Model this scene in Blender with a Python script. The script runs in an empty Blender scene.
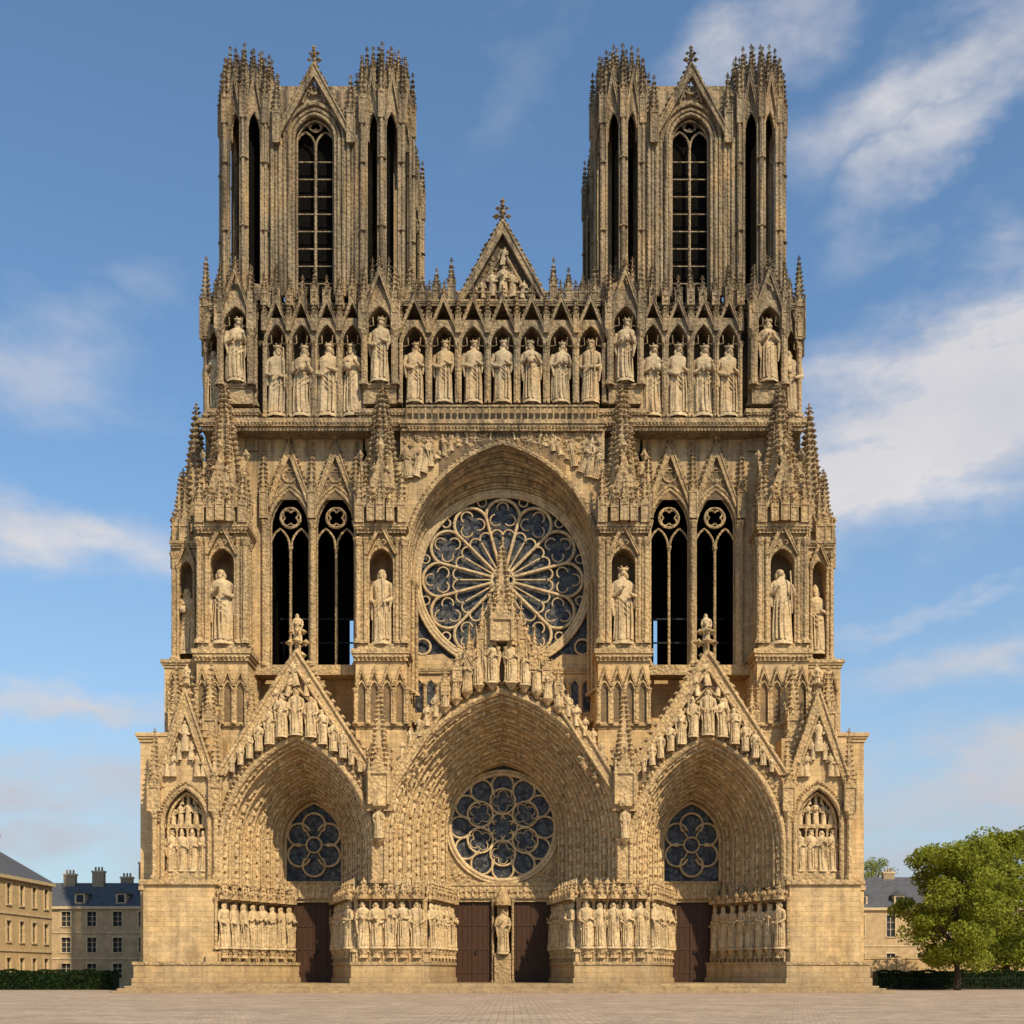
import bpy, math, random
from math import sin, cos, pi, atan2, sqrt, radians, exp
from mathutils import Vector, Matrix
random.seed(7)
R_=random.random
def k(Y): return (1+Y/100)/12
def X(u,Y=0): return u*k(Y)
def Z(p,Y=0): return 1.7+(972-p)*k(Y)
SC=bpy.context.scene
def link(o,parent=None):
    SC.collection.objects.link(o)
    if parent: o.parent=parent
    return o
def empty(name,loc=(0,0,0)):
    e=bpy.data.objects.new(name,None); e.location=loc; return link(e)

# ---------------------------------------------------------------- materials
class NT:
    def __init__(s,tree): s.t=tree; s.n=tree.nodes; s.l=tree.links
    def node(s,t,**kw):
        n=s.n.new(t)
        for a,b in kw.items(): setattr(n,a,b)
        return n
    def link(s,a,b): s.l.new(a,b)
    def setv(s,sock,v):
        if hasattr(v,'is_linked') or hasattr(v,'links'): s.l.new(v,sock)
        else: sock.default_value=v
    def math(s,op,a,b=0.0,c=None,clamp=False):
        n=s.n.new('ShaderNodeMath'); n.operation=op; n.use_clamp=clamp
        s.setv(n.inputs[0],a); s.setv(n.inputs[1],b)
        if c is not None: s.setv(n.inputs[2],c)
        return n.outputs[0]
    def mix(s,f,a,b,blend='MIX'):
        n=s.n.new('ShaderNodeMixRGB'); n.blend_type=blend
        s.setv(n.inputs[0],f); s.setv(n.inputs[1],a); s.setv(n.inputs[2],b)
        return n.outputs[0]
    def noise(s,vec,scale,detail=4,rough=.55):
        n=s.n.new('ShaderNodeTexNoise'); n.inputs['Scale'].default_value=scale
        n.inputs['Detail'].default_value=detail; n.inputs['Roughness'].default_value=rough
        if vec is not None: s.l.new(vec,n.inputs['Vector'])
        return n.outputs[0]
    def ramp(s,v,a,b,lo=0.0,hi=1.0):
        n=s.n.new('ShaderNodeMapRange'); n.inputs[1].default_value=a; n.inputs[2].default_value=b
        n.inputs[3].default_value=lo; n.inputs[4].default_value=hi; n.clamp=True
        s.setv(n.inputs[0],v); return n.outputs[0]
    def comb(s,x,y,z):
        n=s.n.new('ShaderNodeCombineXYZ')
        for i,v in enumerate((x,y,z)): s.setv(n.inputs[i],v)
        return n.outputs[0]
    def sep(s,v):
        n=s.n.new('ShaderNodeSeparateXYZ'); s.l.new(v,n.inputs[0]); return n.outputs
def newmat(name,rough=.85):
    m=bpy.data.materials.new(name); m.use_nodes=True
    t=NT(m.node_tree); p=t.n['Principled BSDF']; p.inputs['Roughness'].default_value=rough
    p.inputs['Specular IOR Level'].default_value=.2
    return m,t,p
def C(r,g,b): return (r,g,b,1)

def stone(name,low,high,brick=True,soot=1.0,bump=.6):
    m,t,p=newmat(name,.9)
    g=t.node('ShaderNodeNewGeometry'); pos=g.outputs['Position']; P=t.sep(pos)
    xy=t.math('ADD',P[0],P[1])
    hf=t.ramp(P[2],26,64)
    n1=t.noise(pos,.14,3); hf2=t.math('ADD',hf,t.ramp(n1,.3,.7,-.3,.3),clamp=True)
    col=t.mix(hf2,low,high)
    n2=t.noise(pos,1.1,5,.68)
    col=t.mix(1.0,col,t.comb(*[t.ramp(n2,.28,.72,.72,1.22)]*3),'MULTIPLY')
    n3=t.noise(pos,.3,3,.6)
    col=t.mix(t.ramp(n3,.48,.72,0,.45),col,C(.50,.295,.115))
    sv=t.comb(t.math('MULTIPLY',P[0],1.5),t.math('MULTIPLY',P[1],1.5),t.math('MULTIPLY',P[2],.09))
    n4=t.noise(sv,1.0,4,.7)
    st=t.math('MULTIPLY',t.ramp(n4,.44,.66),t.math('ADD',t.math('MULTIPLY',hf,.58*soot),.33*soot),clamp=True)
    col=t.mix(st,col,C(.068,.054,.038))
    n5=t.noise(pos,4.5,3,.7)
    col=t.mix(t.ramp(n5,.54,.76,0,.48*soot),col,C(.08,.058,.038))
    # damp grime near the ground
    gr=t.math('MULTIPLY',t.ramp(P[2],3.2,0,0,1),t.ramp(n2,.3,.6,.1,.6)); col=t.mix(gr,col,C(.13,.10,.07))
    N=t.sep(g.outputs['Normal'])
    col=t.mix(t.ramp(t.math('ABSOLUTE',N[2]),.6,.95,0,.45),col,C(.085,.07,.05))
    h=t.math('ADD',t.math('MULTIPLY',n5,.6),t.math('MULTIPLY',n2,.4))
    if brick:
        b=t.node('ShaderNodeTexBrick'); t.link(t.comb(xy,P[2],0.0),b.inputs['Vector'])
        b.inputs['Scale'].default_value=1; b.inputs['Brick Width'].default_value=1.05; b.inputs['Row Height'].default_value=.42
        b.inputs['Mortar Size'].default_value=.014; b.inputs['Mortar Smooth'].default_value=.3; b.inputs['Bias'].default_value=0
        b.inputs['Color1'].default_value=C(.86,.86,.88); b.inputs['Color2'].default_value=C(1.12,1.09,1.04); b.inputs['Mortar'].default_value=C(.64,.60,.54)
        col=t.mix(.75,col,b.outputs['Color'],'MULTIPLY')
        h=t.math('SUBTRACT',h,t.math('MULTIPLY',b.outputs['Fac'],.4))
    else:
        v=t.node('ShaderNodeTexVoronoi'); v.inputs['Scale'].default_value=3.6; t.link(pos,v.inputs['Vector'])
        col=t.mix(t.ramp(v.outputs['Distance'],.35,.7,0,.28),col,C(.10,.075,.048))
        h=t.math('SUBTRACT',h,t.math('MULTIPLY',v.outputs['Distance'],.9))
    t.link(col,p.inputs['Base Color'])
    bp=t.node('ShaderNodeBump'); bp.inputs['Strength'].default_value=bump; bp.inputs['Distance'].default_value=.14
    t.link(h,bp.inputs['Height']); t.link(bp.outputs[0],p.inputs['Normal'])
    return m
M_wall=stone('limestone_ashlar',C(.63,.435,.215),C(.34,.26,.16),True,1,.5)
M_carv=stone('limestone_carved',C(.61,.415,.20),C(.32,.245,.15),False,1.1,.85)
M_stat=stone('limestone_statue',C(.68,.49,.26),C(.48,.375,.235),False,.5,.35)
M_shade=stone('limestone_painted_shade',C(.22,.15,.08),C(.12,.09,.055),True,1.1,.5)  # darker copy of the stone, recess shade put into its colour
def simple(name,col,rough=.8,nscale=3,amt=.35,bump=.2,metal=0):
    m,t,p=newmat(name,rough); g=t.node('ShaderNodeNewGeometry'); n=t.noise(g.outputs['Position'],nscale,4,.6)
    f=t.ramp(n,.25,.75,1-amt,1+amt); t.link(t.mix(1,col,t.comb(f,f,f),'MULTIPLY'),p.inputs['Base Color'])
    bp=t.node('ShaderNodeBump'); bp.inputs['Strength'].default_value=bump; bp.inputs['Distance'].default_value=.05
    t.link(n,bp.inputs['Height']); t.link(bp.outputs[0],p.inputs['Normal']); p.inputs['Metallic'].default_value=metal
    return m
M_dark=simple('interior_darkness',C(.008,.007,.006),1.0); M_dark.node_tree.nodes['Principled BSDF'].inputs['Specular IOR Level'].default_value=0  # near-black backing, unlit interior painted as colour
M_slate=simple('slate_roof',C(.085,.085,.09),.7,2,.3)
M_iron=simple('wrought_iron',C(.02,.02,.02),.6)
def glassmat():
    m,t,p=newmat('leaded_glass',.4); g=t.node('ShaderNodeNewGeometry'); pos=g.outputs['Position']; P=t.sep(pos)
    v=t.node('ShaderNodeTexVoronoi'); v.inputs['Scale'].default_value=2.6; t.link(pos,v.inputs['Vector'])
    v2=t.node('ShaderNodeTexVoronoi'); v2.feature='DISTANCE_TO_EDGE'; v2.inputs['Scale'].default_value=2.6; t.link(pos,v2.inputs['Vector'])
    s=t.sep(v.outputs['Color'])
    c=t.mix(s[0],C(.020,.021,.024),C(.098,.100,.104)); c=t.mix(t.ramp(s[1],.65,.9,0,.6),c,C(.13,.115,.09))
    c=t.mix(t.ramp(v2.outputs[0],.02,.06,1,0),c,C(.012,.012,.012)); t.link(c,p.inputs['Base Color'])
    bp=t.node('ShaderNodeBump'); bp.inputs['Strength'].default_value=.7; bp.inputs['Distance'].default_value=.06
    t.link(s[2],bp.inputs['Height']); t.link(bp.outputs[0],p.inputs['Normal']); return m
M_glass=glassmat()
def wood():
    m,t,p=newmat('oak_door',.6); g=t.node('ShaderNodeNewGeometry'); P=t.sep(g.outputs['Position'])
    v=t.comb(t.math('MULTIPLY',P[0],6.),t.math('MULTIPLY',P[1],6.),t.math('MULTIPLY',P[2],.5)); n=t.noise(v,1.5,4,.6)
    t.link(t.mix(n,C(.030,.014,.008),C(.09,.042,.02)),p.inputs['Base Color']); return m
M_wood=wood()
def paving():
    m,t,p=newmat('cobble_paving',.85); g=t.node('ShaderNodeNewGeometry'); pos=g.outputs['Position']
    b=t.node('ShaderNodeTexBrick'); t.link(pos,b.inputs['Vector']); b.inputs['Scale'].default_value=1
    b.inputs['Brick Width'].default_value=.6; b.inputs['Row Height'].default_value=.42; b.inputs['Mortar Size'].default_value=.02
    b.inputs['Color1'].default_value=C(.37,.265,.18); b.inputs['Color2'].default_value=C(.52,.385,.27); b.inputs['Mortar'].default_value=C(.20,.145,.10)
    n=t.noise(pos,.25,5,.65); n2=t.noise(pos,3,4,.7); f=t.math('MULTIPLY',t.ramp(n,.3,.7,.76,1.12),t.ramp(n2,.3,.7,.72,1.2))
    t.link(t.mix(1,b.outputs['Color'],t.comb(f,f,f),'MULTIPLY'),p.inputs['Base Color'])
    bp=t.node('ShaderNodeBump'); bp.inputs['Strength'].default_value=.7; bp.inputs['Distance'].default_value=.03
    t.link(t.math('SUBTRACT',n2,b.outputs['Fac']),bp.inputs['Height']); t.link(bp.outputs[0],p.inputs['Normal']); return m
M_pave=paving()
def leafmat(name,a,b):
    m,t,p=newmat(name,.6); g=t.node('ShaderNodeNewGeometry'); n=t.noise(g.outputs['Position'],.9,3,.6)
    r=g.outputs['Random Per Island']; f=t.math('ADD',t.math('MULTIPLY',r,.5),t.ramp(n,.3,.7,-.1,.6),clamp=True)
    c=t.mix(f,a,b); t.link(c,p.inputs['Base Color'])
    tr=t.node('ShaderNodeBsdfTranslucent'); t.link(c,tr.inputs[0]); ms=t.node('ShaderNodeMixShader'); ms.inputs[0].default_value=.4
    t.link(p.outputs[0],ms.inputs[1]); t.link(tr.outputs[0],ms.inputs[2]); t.link(ms.outputs[0],t.n['Material Output'].inputs[0]); return m
M_leaf=leafmat('tree_leaves',C(.14,.17,.016),C(.37,.38,.04))
M_hedge=leafmat('hedge_leaves',C(.014,.03,.008),C(.04,.07,.016))
M_bark=simple('bark',C(.07,.05,.035),.9,6)

# ---------------------------------------------------------------- mesh builder
class B:
    def __init__(s): s.v=[]; s.f=[]; s.M=None
    def add(s,vs,fs):
        o=len(s.v)
        if s.M is not None: vs=[tuple(s.M@Vector(v)) for v in vs]
        s.v.extend(vs); s.f.extend([tuple(i+o for i in f) for f in fs])
    def obj(s,name,mat,parent=None,smooth=False):
        me=bpy.data.meshes.new(name); me.from_pydata(s.v,[],s.f); me.materials.append(mat)
        if smooth: me.polygons.foreach_set('use_smooth',[True]*len(me.polygons))
        me.update(); return link(bpy.data.objects.new(name,me),parent)
def j(): return (R_()-.5)*.008
def box(b,x0,x1,y0,y1,z0,z1):
    x0+=j();x1+=j();y0+=j();y1+=j();z0+=j();z1+=j()
    b.add([(x0,y0,z0),(x1,y0,z0),(x1,y1,z0),(x0,y1,z0),(x0,y0,z1),(x1,y0,z1),(x1,y1,z1),(x0,y1,z1)],
      [(0,1,5,4),(1,2,6,5),(2,3,7,6),(3,0,4,7),(4,5,6,7),(3,2,1,0)])
def sbox(b,s,x0,x1,y0,y1,z0,z1): box(b,min(s*x0,s*x1),max(s*x0,s*x1),y0,y1,z0,z1)
def prism_xz(b,pts,y0,y1):
    n=len(pts); e=j(); vs=[(x,y0+e,z) for x,z in pts]+[(x,y1,z) for x,z in pts]
    b.add(vs,[tuple(range(n)),tuple(range(2*n-1,n-1,-1))]+[(i,(i+1)%n,n+(i+1)%n,n+i) for i in range(n)])
def prism_xy(b,pts,z0,z1):
    n=len(pts); vs=[(x,y,z0) for x,y in pts]+[(x,y,z1) for x,y in pts]
    b.add(vs,[tuple(range(n)),tuple(range(2*n-1,n-1,-1))]+[(i,(i+1)%n,n+(i+1)%n,n+i) for i in range(n)])
def tube(b,pts,r,n=6,closed=False,r1=None):
    m=len(pts); P=[Vector(p) for p in pts]; vs=[]; fs=[]
    for i in range(m):
        a=P[(i-1)%m] if (closed or i>0) else P[i]; c=P[(i+1)%m] if (closed or i<m-1) else P[i]
        t=(c-a); t=t.normalized() if t.length>1e-9 else Vector((0,0,1))
        ref=Vector((0,1,0)) if abs(t.y)<.9 else Vector((1,0,0))
        u=t.cross(ref).normalized(); w=t.cross(u)
        rr=r if r1 is None else r+(r1-r)*i/(m-1)
        for q in range(n):
            an=2*pi*q/n+.3; vs.append(tuple(P[i]+u*(rr*cos(an))+w*(rr*sin(an))))
    for i in range(m if closed else m-1):
        i2=(i+1)%m
        for q in range(n): fs.append((i*n+q,i*n+(q+1)%n,i2*n+(q+1)%n,i2*n+q))
    b.add(vs,fs)
def lathe(b,cx,cy,prof,n=8,a0=0,close=True):
    vs=[];fs=[]
    for r,z in prof:
        for q in range(n): a=a0+2*pi*q/n; vs.append((cx+r*cos(a),cy+r*sin(a),z))
    for i in range(len(prof)-1):
        for q in range(n): fs.append((i*n+q,i*n+(q+1)%n,(i+1)*n+(q+1)%n,(i+1)*n+q))
    if close: fs.append(tuple(range((len(prof)-1)*n,len(prof)*n)))
    b.add(vs,fs)
def col(b,x,y,z0,z1,r,n=8):
    lathe(b,x,y,[(r*1.8,z0),(r*1.8,z0+r),(r*1.25,z0+r*1.8),(r,z0+r*2.2),(r,z1-r*3),(r*1.2,z1-r*2.8),(r*1.9,z1-r*.6),(r*1.9,z1)],n,pi/8)
def arch(cx,w,zs,za,n=12):
    h=max(za-zs,w*1.001); zs=za-h
    Rr=(w*w+h*h)/(2*w); a=atan2(h,Rr-w)
    r=[(cx+w-Rr+Rr*cos(a*i/n),zs+Rr*sin(a*i/n)) for i in range(n+1)]
    l=[(2*cx-x,z) for x,z in r]
    return l+r[::-1][1:]
def apath(cx,w,zf,zs,za,n=12): return [(cx-w,zf)]+arch(cx,w,zs,za,n)+[(cx+w,zf)]
def strip(b,A,ya,Bp,yb):
    n=len(A); vs=[(x,ya,z) for x,z in A]+[(x,yb,z) for x,z in Bp]
    b.add(vs,[(i,i+1,n+i+1,n+i) for i in range(n-1)])
def wall_arch(b,cx,w,zf,zs,za,x0,x1,ztop,y0,y1,n=10,back=False):
    tf=ztop if callable(ztop) else (lambda x:ztop)
    A=arch(cx,w,zs,za,n); 
    for y in ((y0,y1) if back else (y0,)):
        strip(b,A,y,[(x,tf(x)) for x,z in A],y)
        for xa,xb in ((x0,cx-w),(cx+w,x1)):
            if abs(xb-xa)>1e-3:
                b.add([(xa,y,zf),(xb,y,zf),(xb,y,tf(xb)),(xa,y,tf(xa))],[(0,1,2,3)])
    full=[(cx-w,zf)]+A+[(cx+w,zf)]
    strip(b,full,y0,full,y1)
    top=[(x0,zf),(x0,tf(x0))]+[(x,tf(x)) for x,z in A]+[(x1,tf(x1)),(x1,zf)]
    strip(b,top,y0,top,y1)
def aband(b,cx,w,t,zf,zs,za,y0,y1,n=10):
    A=apath(cx,w,zf,zs,za,n); O=apath(cx,w+t,zf,zs,za+t*1.2,n)
    strip(b,A,y0,O,y0); strip(b,A,y0,A,y1); strip(b,O,y0,O,y1)
def aroll(b,cx,w,zf,zs,za,y,r,n=10,seg=6):
    tube(b,[(x,y,z) for x,z in apath(cx,w,zf,zs,za,n)],r,seg)
def octa(b,x,y,z,s,sx=1,sy=1,sz=1):
    q=s*(.8+.4*R_()); ox=(R_()-.5)*s*.5; oy=(R_()-.5)*s*.5
    vs=[(x+q*sx,y+oy,z),(x-q*sx,y-oy,z),(x+ox,y+q*sy,z),(x-ox,y-q*sy,z),(x+ox,y,z+q*sz),(x,y+oy,z-q*sz)]
    b.add(vs,[(0,2,4),(2,1,4),(1,3,4),(3,0,4),(2,0,5),(1,2,5),(3,1,5),(0,3,5)])
def finial(b,x,y,z,h):
    s=h*.16
    lathe(b,x,y,[(s*.6,z-h*.1),(s*.5,z+h*.3),(s*.35,z+h*.8),(0.01,z+h)],6)
    for zz,q in ((z+h*.32,1.35),(z+h*.62,1.0)):
        for dx,dy in ((1,0),(-1,0),(0,1),(0,-1)):
            octa(b,x+dx*s*q,y+dy*s*q,zz,s*.7*q,1,1,.8)
    octa(b,x,y,z+h*.88,s*.6,1,1,1.3)
def spire(b,cx,cy,z0,z1,r,n=8,rows=None,cs=.14,a0=None,fin=True):
    a0=pi/n if a0 is None else a0
    H=z1-z0; lathe(b,cx,cy,[(r,z0),(r*.56,z0+H*.48),(r*.09,z1)],n,a0)
    rows=rows or int(H/.55)
    for i in range(1,rows):
        t=i/rows; rr=r*(1-t*.92)+cs*.45
        for q in range(n):
            a=a0+2*pi*q/n; octa(b,cx+rr*cos(a),cy+rr*sin(a),z0+H*t+(R_()-.5)*.05,cs*(1.2-.45*t),1,1,.8)
    if fin: finial(b,cx,cy,z1-H*.04,max(.55,H*.12))
def gab4(b,cx,cy,z,w,h):
    c=[(cx-w,cy-w),(cx+w,cy-w),(cx+w,cy+w),(cx-w,cy+w)]
    for i in range(4):
        a=c[i]; d=c[(i+1)%4]; mx,my=(a[0]+d[0])/2,(a[1]+d[1])/2
        ex,ey=cx+(mx-cx)*1.25,cy+(my-cy)*1.25
        b.add([(a[0],a[1],z),(d[0],d[1],z),(ex,ey,z+h),(cx,cy,z+h*.9)],[(0,1,2),(0,2,3),(2,1,3)])
        for t in (.3,.65):
            octa(b,a[0]+(ex-a[0])*t,a[1]+(ey-a[1])*t,z+h*t+w*.1,w*.2); octa(b,d[0]+(ex-d[0])*t,d[1]+(ey-d[1])*t,z+h*t+w*.1,w*.2)
        octa(b,ex,ey,z+h*1.1,w*.25,1,1,1.8)
def pinnacle(b,cx,cy,z0,z1,w,sh=.42,cs=None):
    H=z1-z0; zs=z0+H*sh
    box(b,cx-w,cx+w,cy-w,cy+w,z0,zs)
    for dx in (-1,1):
        for dy in (-1,1): lathe(b,cx+dx*w,cy+dy*w,[(w*.22,z0),(w*.22,zs),(w*.05,zs+w*1.6)],6)
    box(b,cx-w*1.2,cx+w*1.2,cy-w*1.2,cy+w*1.2,zs-w*.15,zs+w*.12)
    gab4(b,cx,cy,zs+w*.1,w*1.05,w*2.2)
    spire(b,cx,cy,zs+w*.5,z1,w*1.0,4,max(5,int((z1-zs)/.42)),cs or max(.11,w*.3),pi/4)
def gable(b,cx,y0,y1,hw,zb,za,t,cs=.2,sp=.8,fin=1.5):
    sl=(za-zb)/hw; tv=t*sqrt(1+sl*sl)
    prism_xz(b,[(cx-hw,zb),(cx,za),(cx+hw,zb),(cx+hw-t*.9,zb-.001),(cx,za-tv),(cx-hw+t*.9,zb-.001)],y0,y1)
    L=sqrt(hw*hw+(za-zb)**2); n=max(3,int(L/sp))
    for s in (-1,1):
        tube(b,[(cx+s*hw,y0-.02,zb),(cx,y0-.02,za)],t*.22,6)
        tube(b,[(cx+s*(hw-t*.85),y0-.02,zb),(cx,y0-.02,za-tv)],t*.18,6)
        for i in range(n):
            q=(i+.5)/n; octa(b,cx+s*hw*(1-q)+s*cs*.5,(y0+y1)/2,zb+(za-zb)*q+cs*.35,cs,1,.9,.9)
    finial(b,cx,(y0+y1)/2,za-.1,fin)
def cornice(b,x0,x1,y0,y1,z,h,pr=.25):
    for i,(a,c,q) in enumerate(((0,.35,.35),(.35,.6,.7),(.6,1,1.))):
        box(b,x0-pr*q,x1+pr*q,y0-pr*q,y1,z+h*a,z+h*c)
def leafband(b,x0,x1,y,z,s,sp=None):
    n=max(1,int((x1-x0)/(sp or s*2)))
    for i in range(n): octa(b,x0+(i+.5)*(x1-x0)/n,y,z,s,.9,.7,1)
def balustrade(b,x0,x1,y,z0,z1,sp=.55):
    n=max(2,int((x1-x0)/sp))
    for i in range(n+1): box(b,x0+(x1-x0)*i/n-.06,x0+(x1-x0)*i/n+.06,y,y+.14,z0,z1-.15)
    for i in range(n):
        a=x0+(x1-x0)*(i+.5)/n; tube(b,[(x,y+.07,z) for x,z in arch(a,(x1-x0)/n*.42,z1-.55,z1-.2,3)],.045,4)
    box(b,x0-.02,x1+.02,y-.06,y+.2,z1-.16,z1)

# ---------------------------------------------------------------- statues
def statue_mesh(name,seed,lod=0,kind=0):
    rnd=random.Random(seed); b=B(); n=32 if lod==0 else 12
    prof=[(0,.130,.115,.25),(.04,.128,.112,.25),(.16,.118,.103,.22),(.30,.112,.098,.19),(.42,.112,.096,.14),(.52,.116,.094,.09),(.60,.104,.080,.06),(.68,.112,.083,.05),(.76,.128,.085,.03),(.805,.132,.072,.02),(.835,.095,.058,0),(.855,.05,.047,0),(.895,.038,.042,0)]
    if lod: prof=[prof[i] for i in (0,2,4,6,8,9,10,12)]
    ph=rnd.random()*6; tw=rnd.uniform(-1.2,1.2); sw=rnd.uniform(-.03,.03); vs=[];fs=[]
    for z,rx,ry,am in prof:
        sx=sw*sin(z*5)
        for q in range(n):
            a=2*pi*q/n; fo=abs(sin(4.5*a+ph+tw*z))*1.4-.8+.5*cos(3*a-ph+2*z); f=1+am*fo
            vs.append((sx+rx*f*cos(a),ry*f*sin(a),z))
    for i in range(len(prof)-1):
        for q in range(n): fs.append((i*n+q,i*n+(q+1)%n,(i+1)*n+(q+1)%n,(i+1)*n+q))
    b.add(vs,fs)
    hx=rnd.uniform(-.015,.015)+sw*sin(4.6); m=12 if lod==0 else 7
    def ball(x,y,z,rx,ry,rz,mm=m):
        vs=[];fs=[]; kk=mm//2+2
        for i in range(kk+1):
            t=pi*i/kk
            for q in range(mm): a=2*pi*q/mm; vs.append((x+rx*sin(t)*cos(a),y+ry*sin(t)*sin(a),z-rz*cos(t)))
        for i in range(kk):
            for q in range(mm): fs.append((i*mm+q,i*mm+(q+1)%mm,(i+1)*mm+(q+1)%mm,(i+1)*mm+q))
        b.add(vs,fs)
    ball(hx,-.010,.932,.040,.048,.058)
    ball(hx,.012,.938,.054,.052,.062)
    if lod==0:
        b.add([(hx,-.073,.922),(hx-.011,-.053,.919),(hx+.011,-.053,.919),(hx,-.053,.946)],[(0,1,3),(0,3,2),(0,2,1)])
        if seed%2: ball(hx,-.043,.886,.027,.02,.035,8)
        for s in (-1,1): ball(hx+s*.017,-.050,.942,.007,.005,.005,6)
        for s in (-1,1): ball(hx+s*.048,.01,.90,.02,.03,.045,8)
    if kind==1:
        lathe(b,hx,0,[(.05,.965),(.060,.972),(.056,.985),(.066,1.0)],10 if lod==0 else 6)
        if lod==0:
            for q in range(6): a=q*pi/3; octa(b,hx+.06*cos(a),.06*sin(a),1.015,.015)
    if kind==2: lathe(b,hx,.005,[(.05,.96),(.053,.98),(.03,1.03),(.005,1.06)],8)
    for s in (-1,1):
        e=(s*(.150+rnd.random()*.02),.0,.60+rnd.uniform(-.02,.03)); hz=rnd.choice([.52,.62,.72]); hnd=(s*rnd.uniform(.01,.09),-.13,hz)
        sh=(s*.118,0,.785)
        tube(b,[sh,((sh[0]+e[0])/2+s*.01,.0,.70),e],.042,8 if lod==0 else 5,False,.038)
        tube(b,[e,((e[0]+hnd[0])/2,-.09,(e[2]+hnd[2])/2-.015),hnd],.042,8 if lod==0 else 5,False,.02)
        if lod==0:
            ball(hnd[0],hnd[1]-.012,hnd[2],.018,.018,.023,8)
            L=rnd.uniform(.15,.38)
            tube(b,[(e[0]*.92,-.03,e[2]-.02),(e[0]*.88,-.05,e[2]-L*.5),(e[0]*.80,-.045,e[2]-L)],.034,7,False,.012)
    kk=seed%3
    if kk==0: box(b,hx-.04,hx+.04,-.17,-.13,.58,.68)
    elif kk==1: tube(b,[(.09,-.13,.36),(.08,-.14,.68),(.07,-.13,.93)],.009,6)
    if lod==0:
        for q in range(6):
            a=-pi/2+(-1.15+q*.46)+rnd.uniform(-.1,.1)
            pts=[]
            for z in (.02,.15,.3,.45,.56): 
                r_=1.03+.02*sin(z*9+q); pts.append((.112*r_*cos(a+.15*sin(z*4+ph))*(1.12-z*.25),.10*r_*sin(a)*(1.1-z*.2),z))
            tube(b,pts,.017,6,False,.006)
        sd=rnd.choice((-1,1))
        for q in range(3):
            z=.50-q*.07; tube(b,[(sd*.11,-.03,z+.14),(sd*.03,-.098,z+.05),(-sd*.05,-.098,z-.03),(-sd*.11,-.03,z-.07)],.013,6,False,.006)
        lathe(b,0,0,[(.15,-.05),(.15,-.01),(.13,0)],8,pi/8)
    me=bpy.data.meshes.new(name); me.from_pydata(b.v,[],b.f); me.materials.append(M_stat)
    me.polygons.foreach_set('use_smooth',[True]*len(me.polygons)); me.update(); return me
ST=[statue_mesh('saint_figure',i+10,0,[0,2,0,0,1,0,0,0][i]) for i in range(8)]
KG=[statue_mesh('king_figure',i+30,0,1) for i in range(6)]
LO=[statue_mesh('small_figure',i+50,1,0) for i in range(5)]
CATH=empty('gothic_cathedral')
def place(me,name,x,y,z,h,rz=0,ry=0,w=1.0):
    o=bpy.data.objects.new(name,me); link(o,CATH); o.location=(x,y,z)
    o.rotation_mode='XYZ'; o.rotation_euler=(0,ry,rz+(R_()-.5)*.5); o.scale=(h*w,h*w,h); return o
def saint(x,y,z,h,rz=0,w=1.05): return place(random.choice(ST),'saint_statue',x,y,z,h/1.0,rz,0,w*random.uniform(.93,1.08))
def king(x,y,z,h,rz=0): return place(random.choice(KG),'king_statue',x,y,z,h/1.02*random.uniform(.95,1),rz,0,1.12)
def small(x,y,z,h,rz=0,ry=0,w=1.0): return place(random.choice(LO),'carved_figure',x,y,z,h,rz,ry,w)

W=B(); K=B(); T=B(); G=B(); D=B(); DR=B(); IR=B(); S=B()

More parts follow.
